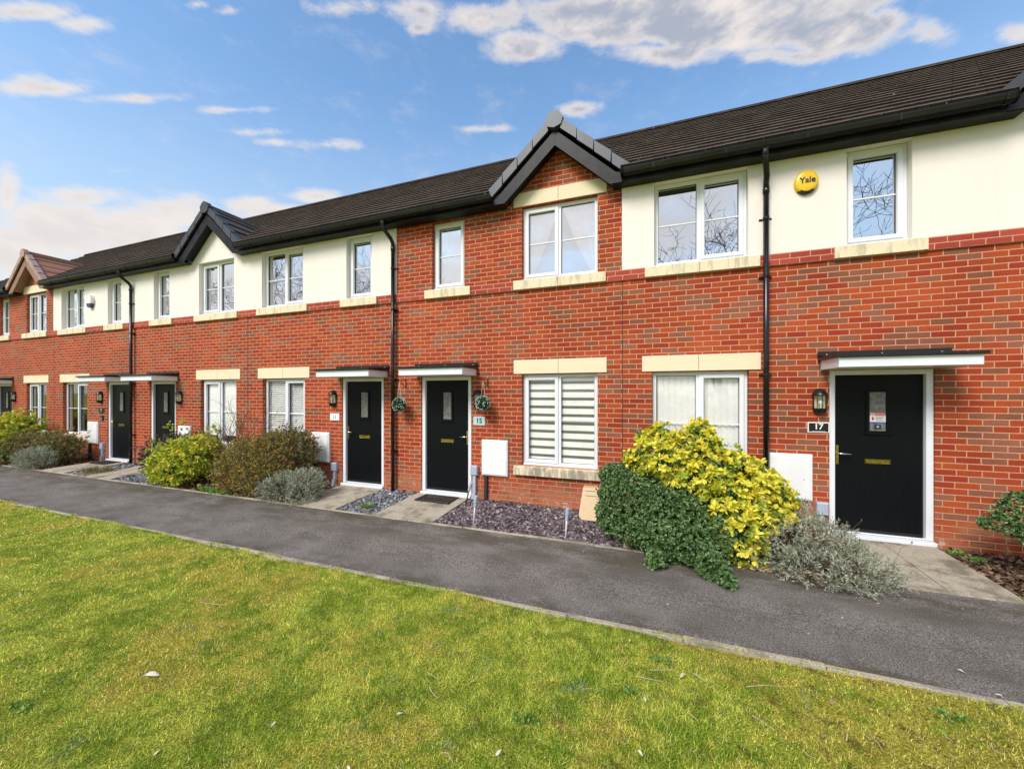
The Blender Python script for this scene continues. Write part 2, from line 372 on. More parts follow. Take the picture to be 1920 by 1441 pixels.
def lawn_fn(n, b, o):
    p = n.pos(); c = grass_color(n, p)
    c = n.mix(n.ss(n.noise(p, 90, 3, .7), .42, .62), n.mix(1.0, c, (.42, .40, .36), 'MULTIPLY'), c)
    n.put(b.inputs['Base Color'], c); bump(n, b, n.noise(p, 70, 5, .7), .03)
M['lawn'] = mat('mossy_turf', lawn_fn, rough=.95, spec=.1)
def blade_fn(n, b, o):
    p = n.pos(); c = grass_color(n, p)
    a = n.new('ShaderNodeAttribute', attribute_name='rnd').outputs['Fac']
    c = n.mix(n.ss(a, .25, 1), n.mix(1.0, c, (.68, .76, .58), 'MULTIPLY'), n.mix(1.0, c, (1.75, 1.65, 2.6), 'MULTIPLY'))
    c = n.mix(n.ss(a, .955, .97), c, (.80, .70, .42))
    n.put(b.inputs['Base Color'], c)
    t = n.new('ShaderNodeBsdfTranslucent'); n.put(t.inputs[0], c)
    ms = n.new('ShaderNodeMixShader'); ms.inputs[0].default_value = .3
    n.l.new(b.outputs[0], ms.inputs[1]); n.l.new(t.outputs[0], ms.inputs[2]); n.l.new(ms.outputs[0], o.inputs[0])
M['blade'] = mat('grass_blade', blade_fn, rough=.6, spec=.25)
def beige_fn(n, b, o):
    p = n.pos(); c = n.mix(n.noise(p, 20, 4, .6), (.52, .38, .22), (.66, .51, .33))
    n.put(b.inputs['Base Color'], c); bump(n, b, n.noise(p, 200, 2), .002)
M['beige'] = mat('speckled_beige_plastic', beige_fn, rough=.7, spec=.3)
M['yellow'] = plain('yellow_alarm_plastic', (.86, .55, .02), .05, 3, rough=.3)
M['pale'] = plain('frosted_pale_plastic', (.62, .60, .56), .1, 20, rough=.4)
M['ink'] = plain('dark_grey_plastic', (.03, .03, .035), .1, 3, rough=.5)
M['white'] = plain('white_paint', (.85, .85, .85), .03, 3, rough=.5)
M['paleblue'] = plain('pale_blue_glass_plaque', (.50, .70, .72), .05, 3, rough=.2)
M['blueplastic'] = plain('blue_plastic', (.03, .06, .12), .1, 3, rough=.4)
M['red'] = plain('sticker_red', (.72, .03, .03), .05, 3, rough=.5)
M['blue'] = plain('sticker_blue', (.05, .12, .50), .05, 3, rough=.5)
M['rubber'] = plain('brown_black_rubber', (.045, .036, .028), .3, 20, rough=.9)
M['wood'] = plain('pale_timber', (.55, .42, .27), .2, 10, rough=.85)
def lglass_fn(n, b, o):
    b.inputs['Base Color'].default_value = (.9, .88, .8, 1); b.inputs['Transmission Weight'].default_value = .0
    g = n.new('ShaderNodeBsdfGlossy'); g.inputs['Roughness'].default_value = .05
    t = n.new('ShaderNodeBsdfTransparent'); mx_ = n.new('ShaderNodeMixShader'); mx_.inputs[0].default_value = .25
    n.l.new(t.outputs[0], mx_.inputs[1]); n.l.new(g.outputs[0], mx_.inputs[2]); n.l.new(mx_.outputs[0], o.inputs[0])
M['lglass'] = mat('lantern_glass', lglass_fn)
M['cream'] = plain('lantern_reflector', (.75, .70, .52), .05, 3, rough=.4)

# ------------------------------------------------------------------ mesh builder
class MB:
    def __init__(s): s.v = []; s.f = []; s.mi = []; s.n = 0; s.r = []; s.smooth = False
    def add(s, v, f, mi=0, rnd=None):
        v = np.asarray(v, float).reshape(-1, 3)
        s.v.append(v)
        if isinstance(f, np.ndarray): s.f.append(f + s.n); k = len(f)
        else: s.f.append([[i + s.n for i in q] for q in f]); k = len(f)
        s.mi.append(np.full(k, mi, np.int32) if np.isscalar(mi) else np.asarray(mi, np.int32))
        if rnd is None: rnd = np.full(len(v), random.random())
        s.r.append(rnd); s.n += len(v); return s
    def box(s, x0, x1, y0, y1, z0, z1, mi=0):
        v = [(x0,y0,z0),(x1,y0,z0),(x1,y1,z0),(x0,y1,z0),(x0,y0,z1),(x1,y0,z1),(x1,y1,z1),(x0,y1,z1)]
        return s.add(v, [[0,3,2,1],[4,5,6,7],[0,1,5,4],[1,2,6,5],[2,3,7,6],[3,0,4,7]], mi)
    def bbox(s, x0, x1, y0, y1, z0, z1, b=.006, mi=0):
        """box with chamfered front face (towards -Y)"""
        v = [(x0,y0+b,z0),(x1,y0+b,z0),(x1,y1,z0),(x0,y1,z0),(x0,y0+b,z1),(x1,y0+b,z1),(x1,y1,z1),(x0,y1,z1),
             (x0+b,y0,z0+b),(x1-b,y0,z0+b),(x1-b,y0,z1-b),(x0+b,y0,z1-b)]
        return s.add(v, [[0,3,2,1],[4,5,6,7],[1,2,6,5],[2,3,7,6],[3,0,4,7],[8,9,10,11],[0,1,9,8],[1,5,10,9],[5,4,11,10],[4,0,8,11]], mi)
    def ring(s, x0, x1, z0, z1, wd, y0, y1, mi=0):
        s.bbox(x0, x0+wd, y0, y1, z0, z1, .004, mi); s.bbox(x1-wd, x1, y0, y1, z0, z1, .004, mi)
        s.bbox(x0+wd, x1-wd, y0+.0005, y1, z0, z0+wd, .004, mi); s.bbox(x0+wd, x1-wd, y0+.0005, y1, z1-wd, z1, .004, mi)
        return s
    def prism(s, pts, a, b, axis='y', mi=0):
        """polygon extruded along an axis; pts in the other two coordinates"""
        n = len(pts)
        def P(p, t): return (p[0], t, p[1]) if axis == 'y' else ((t, p[0], p[1]) if axis == 'x' else (p[0], p[1], t))
        v = [P(p, a) for p in pts] + [P(p, b) for p in pts]
        f = [[i, (i+1) % n, n+(i+1) % n, n+i] for i in range(n)] + [list(range(n))[::-1], list(range(n, 2*n))]
        return s.add(v, f, mi)
    def tube(s, pts, rad, n=8, mi=0, cap=True):
        pts = np.asarray(pts, float); k = len(pts)
        rad = np.full(k, rad) if np.isscalar(rad) else np.asarray(rad, float)
        t = np.gradient(pts, axis=0); t /= np.linalg.norm(t, axis=1)[:, None] + 1e-9
        ref = np.array([0, 0, 1.]) if abs(t[0][2]) < .9 else np.array([1., 0, 0])
        a = np.cross(t, ref); a /= np.linalg.norm(a, axis=1)[:, None] + 1e-9; bq = np.cross(t, a)
        an = np.arange(n)*2*math.pi/n
        v = (pts[:, None] + rad[:, None, None]*(np.cos(an)[None, :, None]*a[:, None] + np.sin(an)[None, :, None]*bq[:, None])).reshape(-1, 3)
        f = [[i*n+j, i*n+(j+1) % n, (i+1)*n+(j+1) % n, (i+1)*n+j] for i in range(k-1) for j in range(n)]
        if cap: f += [list(range(n))[::-1], list(range((k-1)*n, k*n))]
        return s.add(v, f, mi)
    def lathe(s, c, prof, n=16, mi=0, a0=0, a1=2*math.pi, sy=1.0):
        """profile [(r, z)] about a vertical axis at c"""
        full = abs(a1-a0-2*math.pi) < 1e-6; m = n if full else n+1
        an = a0 + (a1-a0)*np.arange(m)/n
        v = [(c[0]+r*math.cos(t), c[1]+r*math.sin(t)*sy, c[2]+z) for r, z in prof for t in an]
        f = []
        for i in range(len(prof)-1):
            for j in range(n):
                j2 = (j+1) % m if full else j+1
                f.append([i*m+j, i*m+j2, (i+1)*m+j2, (i+1)*m+j])
        return s.add(v, f, mi)
    def build(s, name, mats, parent=None, loc=None, smooth=False):
        V = np.concatenate(s.v)
        origin = np.zeros(3)
        pr = parent
        while pr is not None: origin += np.array(pr.location); pr = pr.parent
        if loc is not None: origin += np.array(loc) if parent is None else 0
        V = V - origin
        me = bpy.data.meshes.new(name)
        me.vertices.add(len(V)); me.vertices.foreach_set('co', V.astype(np.float32).ravel())
        cnt = []; idx = []
        for f in s.f:
            if isinstance(f, np.ndarray): cnt.append(np.full(len(f), f.shape[1], np.int32)); idx.append(f.ravel())
            else: cnt.append(np.array([len(q) for q in f], np.int32)); idx.append(np.array([i for q in f for i in q], np.int32))
        cnt = np.concatenate(cnt); idx = np.concatenate(idx).astype(np.int32)
        me.loops.add(len(idx)); me.loops.foreach_set('vertex_index', idx)
        me.polygons.add(len(cnt)); me.polygons.foreach_set('loop_start', np.concatenate([[0], np.cumsum(cnt)[:-1]]).astype(np.int32))
        me.polygons.foreach_set('material_index', np.concatenate(s.mi))
        me.polygons.foreach_set('use_smooth', np.full(len(cnt), smooth))
        at = me.attributes.new('rnd', 'FLOAT', 'POINT'); at.data.foreach_set('value', np.concatenate(s.r).astype(np.float32))
        me.update(calc_edges=True); me.validate()
        o = bpy.data.objects.new(name, me); C.objects.link(o)
        for m_ in (mats if isinstance(mats, (list, tuple)) else [mats]): me.materials.append(m_ if not isinstance(m_, str) else M[m_])
        if parent is not None: o.parent = parent
        elif loc is not None: o.location = loc
        return o
def tag(o, label=None, cat=None, group=None, kind=None):
    if label: o['label'] = label
    if cat: o['category'] = cat
    if group: o['group'] = group
    if kind: o['kind'] = kind
    return o
def empty(name, loc, label, cat, group=None):
    o = bpy.data.objects.new(name, None); C.objects.link(o); o.location = loc; o.empty_display_size = .1
    return tag(o, label, cat, group)
def text_mesh(name, s, size, x, y, z, m_, parent, ext=.001, sx=1.0, bold=0.0, rotx=90, align='CENTER'):
    cu = bpy.data.curves.new(name, 'FONT'); cu.body = s; cu.size = size; cu.extrude = ext; cu.align_x = align; cu.align_y = 'CENTER'
    cu.offset = bold
    to = bpy.data.objects.new(name+'_tmp', cu); C.objects.link(to)
    dg = bpy.context.evaluated_depsgraph_get(); dg.update()
    me = bpy.data.meshes.new_from_object(to.evaluated_get(dg)); bpy.data.objects.remove(to); bpy.data.curves.remove(cu)
    n = len(me.vertices); co = np.zeros(n*3, np.float32); me.vertices.foreach_get('co', co); co = co.reshape(-1, 3)
    v = np.stack([co[:, 0]*sx + x, -co[:, 2] + y, co[:, 1] + z], 1)
    pr = parent; org = np.zeros(3)
    while pr is not None: org += np.array(pr.location); pr = pr.parent
    me.vertices.foreach_set('co', (v-org).astype(np.float32).ravel()); me.update()
    me.materials.clear(); me.materials.append(M[m_]); me.name = name
    o = bpy.data.objects.new(name, me); C.objects.link(o); o.parent = parent
    return o

# ------------------------------------------------------------------ ground levels
YB, YL = -1.26, -2.80          # outer edge of the beds, lawn edge
def zg(y):
    if y > YB: return -.05*(y/YB)
    return -.05 - .02*min(1, (YB-y)/(YB-YL))

# ================================================================== SETTING
mb = MB(); mb.add([(-1500,-1500,-.16),(1500,-1500,-.16),(1500,1500,-.16),(-1500,1500,-.16)], [[0,1,2,3]])
tag(mb.build('ground', 'lawn'), kind='structure')
# asphalt path
mb = MB(); nx = 2
xs = [-60, 40]
mb.add([(-60,YL-.0,-.07),(40,YL,-.07),(40,YB,-.05),(-60,YB,-.05)], [[0,1,2,3]])
mb.add([(-60,YL,-.07),(40,YL,-.07),(40,YL,-.2),(-60,YL,-.2)], [[0,1,2,3]])
tag(mb.build('asphalt_path', 'asphalt'), kind='structure')
# thin concrete edging by the lawn and by the beds (slightly uneven top)
def edging(name, y, wd, zt, x0, x1):
    mb = MB(); x = x0
    while x < x1:
        L = .914; dz = random.uniform(-.004, .004); dy = random.uniform(-.004, .004)
        mb.bbox(x+.003, x+L-.003, y+dy, y+wd+dy, -.2, zt+dz, .004); x += L
    return tag(mb.build(name, 'kerb'), kind='structure')
edging('lawn_edging', YL-.042, .042, -.052, -40, 20)
edging('bed_edging', YB-.0, .04, -.036, -40, 20)
# lawn
gx = np.arange(-45, 20.01, .25); gy = np.concatenate([[YL-.045], np.arange(-3.0, -16, -.25)])
GX, GY = np.meshgrid(gx, gy)
def lawn_z(x, y):
    return -.075 + .012*np.sin(x*1.3+y*.7)*np.sin(y*1.9+1) + .006*np.sin(x*4.1+1.3*y) + .02*np.clip((YL-y)/3, 0, 1.5)
V = np.stack([GX, GY, lawn_z(GX, GY)], -1).reshape(-1, 3); nX = len(gx)
F = [[i*nX+j, (i+1)*nX+j, (i+1)*nX+j+1, i*nX+j+1] for i in range(len(gy)-1) for j in range(nX-1)]
mb = MB(); mb.add(V, F); tag(mb.build('lawn', 'lawn', smooth=True), kind='structure')
# soil of the beds: one sheet from wall to edging
mb = MB(); mb.add([(-60,YB,-.075),(40,YB,-.075),(40,.3,-.03),(-60,.3,-.03)], [[0,1,2,3]])
tag(mb.build('bed_soil', 'soil'), kind='structure')

# ================================================================== HOUSES
Z_BAND0, Z_BAND1, Z_SOF = 3.57, 3.72, 4.97
PITCH = .743; Y_E, Z_E = -.33, 5.12; Y_R = 4.0; GM = .91
def wall_grid(mb, x0, x1, z0, z1, holes, yf, dep, mi=0):
    xs = sorted({x0, x1, *[h[0] for h in holes], *[h[1] for h in holes]}); xs = [x for x in xs if x0 <= x <= x1]
    zs = sorted({z0, z1, *[h[2] for h in holes], *[h[3] for h in holes]}); zs = [z for z in zs if z0 <= z <= z1]
    inh = lambda x, z: any(h[0] < x < h[1] and h[2] < z < h[3] for h in holes)
    for i in range(len(xs)-1):
        for j in range(len(zs)-1):
            if not inh((xs[i]+xs[i+1])/2, (zs[j]+zs[j+1])/2):
                mb.add([(xs[i],yf,zs[j]),(xs[i+1],yf,zs[j]),(xs[i+1],yf,zs[j+1]),(xs[i],yf,zs[j+1])], [[0,1,2,3]], mi)
    for h in holes:
        a, b, c, d = h[:4]; y2 = yf+dep; d = min(d, z1); c = max(c, z0)
        if d <= z0 or c >= z1: continue
        mb.add([(a,yf,c),(a,y2,c),(a,y2,d),(a,yf,d)], [[0,1,2,3]], mi); mb.add([(b,yf,c),(b,y2,c),(b,y2,d),(b,yf,d)], [[3,2,1,0]], mi)
        mb.add([(a,yf,c),(b,yf,c),(b,y2,c),(a,y2,c)], [[0,1,2,3]], mi); mb.add([(a,yf,d),(b,yf,d),(b,y2,d),(a,y2,d)], [[3,2,1,0]], mi)

def make_window(parent, x0, x1, z0, z1, sash, cover, upper, lintel, lab=None):
    yf = .075
    fr = MB(); fr.ring(x0+.004, x1-.004, z0+.004, z1-.004, .055, yf, yf+.07)
    panes = []
    w_ = x1-x0
    if w_ > .9:
        xm = (x0+x1)/2; fr.bbox(xm-.03, xm+.03, yf+.0005, yf+.07, z0+.059, z1-.059, .004)
        cells = [(x0+.059, xm-.03), (xm+.03, x1-.059)]
    else: cells = [(x0+.059, x1-.059)]; sash = 0
    for i, (a, b) in enumerate(cells):
        zz0, zz1 = z0+.059, z1-.059
        if sash in (i, 2):
            fr.ring(a-.012, b+.012, zz0-.012, zz1+.012, .055, yf-.018, yf+.03)
            a, b, zz0, zz1 = a+.043, b-.043, zz0+.043, zz1-.043
        panes.append((a, b, zz0, zz1))
    # the sill of the frame
    fr.bbox(x0+.004, x1-.004, yf-.03, yf+.01, z0+.001, z0+.028, .004)
    win = fr.build('window', 'upvc', parent)
    if lab: win['label'] = lab
    pm = MB(); gm = MB()
    for a, b, c, d in panes:
        pm.add([(a-.005,yf+.04,c-.005),(b+.005,yf+.04,c-.005),(b+.005,yf+.04,d+.005),(a-.005,yf+.04,d+.005)], [[0,1,2,3]])
        zm = z0+(z1-z0)*.50; gm.box(a, b, yf+.028, yf+.038, zm-.009, zm+.009)
        sk = MB()
    pm.build('pane', 'glass_up' if upper else 'glass', win); gm.build('glazing_bar', 'upvc', win)
    seal = MB()
    for a, b, c, d in panes: seal.ring(a, b, c, d, .006, yf+.026, yf+.039)
    seal.build('seal', 'ink', win)
    # blinds and curtains inside
    bl = MB(); yb = .135
    if cover == 'zebra':
        z = z0+.05; k = 0
        while z < z1:
            bl.box(x0, x1, yb, yb+.004, z, min(z+.088, z1), 0); bl.box(x0, x1, yb+.002, yb+.006, z+.085, min(z+.135, z1+.04), 1); z += .135
        bl.build('zebra_blind', ['blind_white', 'blind_grey'], win)
    elif cover == 'venetian':
        z = z0+.04
        while z < z1:
            bl.add([(x0,yb,z),(x1,yb,z),(x1,yb+.028,z+.028),(x0,yb+.028,z+.028)], [[0,1,2,3]]); z += .043
        bl.build('venetian_blind', ['blind_white'], win)
    elif cover == 'vertical':
        x = x0
        while x < x1:
            bl.add([(x,yb,z0),(x+.088,yb+.02,z0),(x+.088,yb+.02,z1),(x,yb,z1)], [[0,1,2,3]]); x += .085
        bl.build('vertical_blind', ['blind_white'], win)
    elif cover == 'roller':
        bl.box(x0, x1, yb, yb+.005, z0+.22, z1); bl.box(x0, x1, yb-.006, yb+.009, z0+.2, z0+.222); bl.build('roller_blind', ['blind_white'], win)
    elif cover in ('sheer', 'tied', 'sides', 'rightstrip'):
        def fold(fa, fb):
            n = 60; zs = np.linspace(z0, z1, 14)
            V = []
            for z in zs:
                t = (z-z0)/(z1-z0); a, b = fa(t), fb(t)
                for i in range(n+1): V.append((a+(b-a)*i/n, yb+.018*math.sin(i*1.15)+.004*math.sin(i*3.1), z))
            bl.add(V, [[j*(n+1)+i, j*(n+1)+i+1, (j+1)*(n+1)+i+1, (j+1)*(n+1)+i] for j in range(13) for i in range(n)])
        cm = 'curtain'
        if cover == 'sheer': fold(lambda t: x0, lambda t: x1)
        elif cover == 'tied':
            xm = (x0+x1)/2
            fold(lambda t: x0, lambda t: x0+.12+(xm-x0-.1)*max(0, t-.05)**.8); fold(lambda t: x1-.1-(x1-xm-.1)*max(0, t-.05)**.8, lambda t: x1)
        elif cover == 'sides': fold(lambda t: x0, lambda t: x0+.20); fold(lambda t: x1-.2, lambda t: x1); cm = 'curtain_dk'
        else: fold(lambda t: x1-.32, lambda t: x1); cm = 'curtain_dk'
        bl.build('curtain', [cm], win, smooth=True)
    # stone sill
    if upper: s0, s1, pj = Z_BAND0+.005, Z_BAND1+.018, .06
    else: s0, s1, pj = z0-.155, z0-.002, .06
    sl = MB(); e = .13; xm = (x0+x1)/2
    def sb(a, b): sl.prism([(-pj, s0), (-pj, s1-.02), (-pj+.008, s1-.012), (.075, s1), (.075, s0)], a, b, 'x')
    if w_ > .9: sb(x0-e, xm-.003); sb(xm+.003, x1+e)
    else: sb(x0-e, x1+e)
    sl.build('sill', 'sill' if upper or w_ < .9 or not -3 < x0 < -1 else 'sill_dirty', win)
    if lintel:
        ln = MB(); a0, a1 = z1+.0, z1+.235
        for a, b in ((x0-.14, xm-.0025), (xm+.0025, x1+.14)):
            ln.bbox(a, b, -.014, .08, a0+.004, a1, .003)
        ln.build('lintel', 'stone', win)
    return win

def make_door(parent, x0, x1, hinge_left, sticker=False, handle=True):
    """black composite door with white frame; handle on the right when hinged left"""
    yf = .05; z0, z1 = .04, 2.15
    lf = MB(); a, b = x0+.075, x1-.075
    lf.bbox(a, b, yf+.02, yf+.06, z0+.038, z1-.07, .003)
    door = lf.build('door', 'door', parent)
    fr = MB(); fr.bbox(x0, x0+.07, yf-.03, yf+.07, z0+.02, z1, .006); fr.bbox(x1-.07, x1, yf-.03, yf+.07, z0+.02, z1, .006)
    fr.bbox(x0+.07, x1-.07, yf-.029, yf+.07, z1-.065, z1, .006); fr.bbox(x0-.0, x1+.0, -.05, yf+.07, z0-.03, z0+.015, .005)
    fr.bbox(x0+.07, x1-.07, yf-.01, yf+.07, z0+.0195, z0+.034, .003)
    fr.build('door_frame', 'upvc', door)
    xc = (a+b)/2
    sl = MB(); sl.ring(xc-.115, xc+.115, 1.34, 1.90, .035, yf+.004, yf+.03); sl.bbox(xc-.135, xc+.135, yf-.002, yf+.03, 1.325, 1.345, .003)
    sl.build('glazing_surround', 'door', door)
    gl = MB(); gl.box(xc-.082, xc+.082, yf+.012, yf+.0195, 1.373, 1.867); gl.build('door_pane', 'frost', door)
    lb = MB(); lb.ring(xc-.13, xc+.13, .955, 1.015, .012, yf+.008, yf+.024); lb.bbox(xc-.118, xc+.118, yf+.013, yf+.024, .967, 1.003, .002)
    lb.build('letterbox', 'gold', door)
    wb = MB(); wb.bbox(a+.01, b-.01, yf+.002, yf+.022, z0+.045, z0+.075, .004); wb.build('weather_bar', 'metalblack', door)
    if handle:
        hx = b-.03 if hinge_left else a+.03; sg = -1 if hinge_left else 1
        hm = MB(); hm.bbox(hx-.016, hx+.016, yf+.006, yf+.022, .93, 1.18, .004)
        hm.build('handle_plate', 'gold', door)
        hn = MB(); hn.tube([(hx,yf+.006,1.075),(hx,yf-.035,1.075),(hx+sg*.02,yf-.045,1.075),(hx+sg*.13,yf-.045,1.07)], [.010,.010,.010,.008], 8)
        hn.build('handle', 'chrome', door, smooth=True)
    if sticker:
        st = MB(); sx0, sx1 = xc-.078, xc+.082
        y = yf+.011
        st.box(sx0, sx1, y-.001, y, 1.47, 1.60, 0); st.box(sx0+.055, sx1-.003, y-.003, y-.0015, 1.572, 1.598, 1)
        st.box(sx0, sx1, y-.0025, y-.0015, 1.47, 1.488, 2)
        for k in range(4): st.box(sx0+.055+.006*(k % 2), sx1-.012-.01*(k % 3), y-.0022, y-.0013, 1.556-.018*k, 1.561-.018*k, 3)
        # red hand
        hx, hz = sx0+.030, 1.522
        st.prism([(hx+.011*math.cos(t)*1.1, hz+.013*math.sin(t)) for t in np.linspace(0, 2*math.pi, 10, False)], y-.0028, y-.0014, 'y', 1)
        for k, t in enumerate((-.5, -.15, .15, .45)):
            dx, dz = math.sin(t), math.cos(t)
            st.prism([(hx+dx*.006-.0022, hz+.006), (hx+dx*.006+.0022, hz+.006), (hx+dx*.024+.0022, hz+dz*.030), (hx+dx*.024-.0022, hz+dz*.030)], y-.0028, y-.0014, 'y', 1)
        so = st.build('sticker', ['white', 'red', 'blue', 'ink'], door)
        text_mesh('sticker_text', 'NO', .036, sx0+.028, y-.002, 1.583, 'red', door, .0005, 1, .001)
        text_mesh('sticker_heading', 'COLD CALLERS', .016, sx0+.106, y-.0035, 1.585, 'white', door, .0003, .85)
        # entry camera ledge seen at the foot of the pane
        kb = MB(); kb.bbox(xc-.035, xc+.035, y-.004, y, 1.395, 1.455, .002); kb.build('door_viewer', 'ink', door)
        kc = MB(); an = np.linspace(0, 2*math.pi, 14, False)
        kc.prism([(xc+.014*math.cos(t), 1.428+.014*math.sin(t)) for t in an], y-.006, y-.0042, 'y'); kc.build('viewer_lens', 'duct', door)
    return door

def make_canopy(parent, x0, x1):
    cx = MB(); z0 = 2.155
    cx.bbox(x0, x1, -.55, -.021, z0, z0+.115, .004)
    can = cx.build('canopy', 'upvc', parent)
    fl = MB(); fl.bbox(x0-.03, x1+.03, -.585, -.0205, z0+.117, z0+.148, .003)
    fl.bbox(x0-.03, x1+.03, -.026, -.003, z0+.148, z0+.235, .003)
    fl.prism([(-.55, z0+.148), (-.026, z0+.149), (-.026, z0+.19)], x0-.01, x1+.01, 'x')
    f = fl.build('flashing', 'metalblack', can)
    for t in (.07, .5, .93):
        x = x0-.03+(x1-x0+.06)*t; bo = MB()
        an = np.linspace(0, 2*math.pi, 8, False)
        bo.prism([(x+.008*math.cos(q), z0+.195+.008*math.sin(q)) for q in an], -.031, -.0265, 'y')
        bo.prism([(x+.006*math.cos(q), z0+.132+.006*math.sin(q)) for q in an], -.589, -.5855, 'y') if False else None
        bo.build('bolt', 'chrome', can)

def gutter_mesh(mb, x0, x1):
    pr = [(-.225, 5.085), (-.235, 5.04), (-.265, 5.01), (-.30, 5.01), (-.335, 5.035), (-.35, 5.085), (-.352, 5.10), (-.342, 5.10), (-.335, 5.085), (-.225, 5.078)]
    mb.prism(pr, x0, x1, 'x')
    for x in np.arange(math.ceil(x0/.9)*.9, x1, .9):
        mb.prism([(-.222, 5.09), (-.233, 5.03), (-.263, 5.002), (-.302, 5.002), (-.342, 5.03), (-.357, 5.103), (-.34, 5.103)], x-.012, x+.012, 'x')

def roof_courses(mb, x0, x1, gabs, first=0):
    """stepped tile courses from eaves to ridge, open where a gable roof stands"""
    L = Y_R - Y_E; n = 16; dy = L/n; th = .046
    for i in range(n):
        ya, yb = Y_E+i*dy, Y_E+(i+1)*dy + .02
        za, zb = Z_E+PITCH*(ya-Y_E), Z_E+PITCH*(yb-Y_E)
        segs = [(x0, x1)]
        for gxc, zA in gabs:
            hw = max(0, (zA - za - .02)/GM)
            if hw <= 0: continue
            ns = []
            for a, b in segs:
                if gxc-hw > a: ns.append((a, min(b, gxc-hw)))
                if gxc+hw < b: ns.append((max(a, gxc+hw), b))
            segs = [q for q in ns if q[1] > q[0]+1e-4]
        for a, b in segs:
            xa = a
            while xa < b-1e-4:                       # single tiles, each a little off line
                xb = min(b, (math.floor(xa/.3+1e-6)+1)*.3 if (i % 2 == 0) else (math.floor((xa+.15)/.3+1e-6)+1)*.3-.15)
                j = random.uniform(-.0015, .002); jy = random.uniform(-.002, .002)
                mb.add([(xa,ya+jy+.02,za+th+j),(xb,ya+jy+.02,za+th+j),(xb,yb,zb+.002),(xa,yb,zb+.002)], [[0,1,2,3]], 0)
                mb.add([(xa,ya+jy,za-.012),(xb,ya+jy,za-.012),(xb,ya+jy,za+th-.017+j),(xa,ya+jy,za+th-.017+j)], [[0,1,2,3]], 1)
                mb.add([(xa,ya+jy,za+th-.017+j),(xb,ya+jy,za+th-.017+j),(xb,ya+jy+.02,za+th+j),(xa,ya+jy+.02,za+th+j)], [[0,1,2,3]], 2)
                xa = xb

def make_gable(house, gx, style, red):
    """projecting gable roof with barge boards and verge caps. style: brick or render"""
    zA = 6.14; yF = -.235; HW = (zA-5.13)/GM
    tile, vm, bmt = ('gtile_flare', 'verge_flare', 'black_flare') if red else ('gtile', 'verge' if style is False else 'verge_dk', 'black')  # red picks the set with warm flare glow painted in
    rf = MB(); n = 5; th = .03
    Yv = lambda z: Y_E + (z-Z_E)/PITCH
    for sgn in (-1, 1):
        for i in range(n):
            t0, t1 = i/n, (i+1)/n
            za, zb = 5.13+(zA-5.13)*t0, 5.13+(zA-5.13)*t1
            xa, xb = gx+sgn*HW*(1-t0), gx+sgn*HW*(1-t1)
            ya, yb2 = max(yF+.01, Yv(za)+.05), max(yF+.02, Yv(zb)+.05)
            q = [(xa,yF,za+th),(xb,yF,zb+.002),(xb,yb2,zb+.002),(xa,ya,za+th)]
            rf.add(q, [[0,1,2,3]] if sgn > 0 else [[3,2,1,0]], 0)
            q = [(xa,yF,za-.01),(xa,yF,za+th),(xa,ya,za+th),(xa,ya,za-.01)]
            rf.add(q, [[0,1,2,3]], 1)
    g = rf.build('gable_roof', [tile, 'tile_edge' if not red else 'gtile_flare'], house)
    # ridge of the gable
    rd = MB(); y = yF; ye = Yv(zA)+.25
    while y < ye-.05:
        y2 = min(ye, y+.43)
        rd.prism([(gx-.12, zA-.075), (gx-.05, zA+.045), (gx+.05, zA+.045), (gx+.12, zA-.075)], y, y2-.006, 'y'); y = y2
    rd.build('gable_ridge', tile, g)
    # barge boards
    o_, i_ = 5.97, 5.73
    for sgn in (-1, 1):
        bb = MB()
        p = [(gx+sgn*.001, o_), (gx+sgn*.93, o_-GM*.93), (gx+sgn*.93, 4.965), (gx+sgn*.842, 4.965), (gx+sgn*.001, i_)]
        p = [(gx+sgn*.001, o_), (gx+sgn*1.06, o_-GM*1.06), (gx+sgn*1.06, 4.965), (gx+sgn*.845, 4.965), (gx+sgn*.001, i_)]
        bb.prism(p if sgn < 0 else p[::-1], -.222, -.20, 'y')
        bb.prism([(gx+sgn*.002, i_+.08), (gx+sgn*.842, i_+.08-GM*.842), (gx+sgn*.842, i_+.06-GM*.842), (gx+sgn*.002, i_+.06)], -.20, .0, 'y')
        bb.build('bargeboard', bmt, g)
    k = 4
    for sgn in (-1, 1):
        for i in range(k):
            s0 = .10+(HW+.02-.10)*i/k; s1 = .10+(HW+.02-.10)*(i+1)/k - .008
            vc = MB()
            zt = lambda s_: zA+.06-GM*s_
            off = .018
            p = [(gx+sgn*s0, zt(s0)-.0), (gx+sgn*s1, zt(s1)+off), (gx+sgn*s1*.985, zt(s1)-.165+off), (gx+sgn*(s0+.0), zt(s0)-.165)]
            vc.prism(p if sgn < 0 else p[::-1], yF-.035, yF+.0, 'y')
            q = [(gx+sgn*s0, yF-.035, zt(s0)), (gx+sgn*s1, yF-.035, zt(s1)+off), (gx+sgn*s1, yF+.10, zt(s1)+off+.004), (gx+sgn*s0, yF+.10, zt(s0)+.004)]
            vc.add(q, [[0,1,2,3]] if sgn > 0 else [[3,2,1,0]]); vc.build('verge_cap', vm, g)
    ac = MB(); zt = zA+.10
    ac.prism([(gx, zt), (gx-.075, zt-.035), (gx-.145, zt-.13), (gx-.11, zt-.24), (gx, zt-.275), (gx+.11, zt-.24), (gx+.145, zt-.13), (gx+.075, zt-.035)], yF-.055, yF+.05, 'y')
    ac.build('ridge_end_cap', vm, g)
    return zA

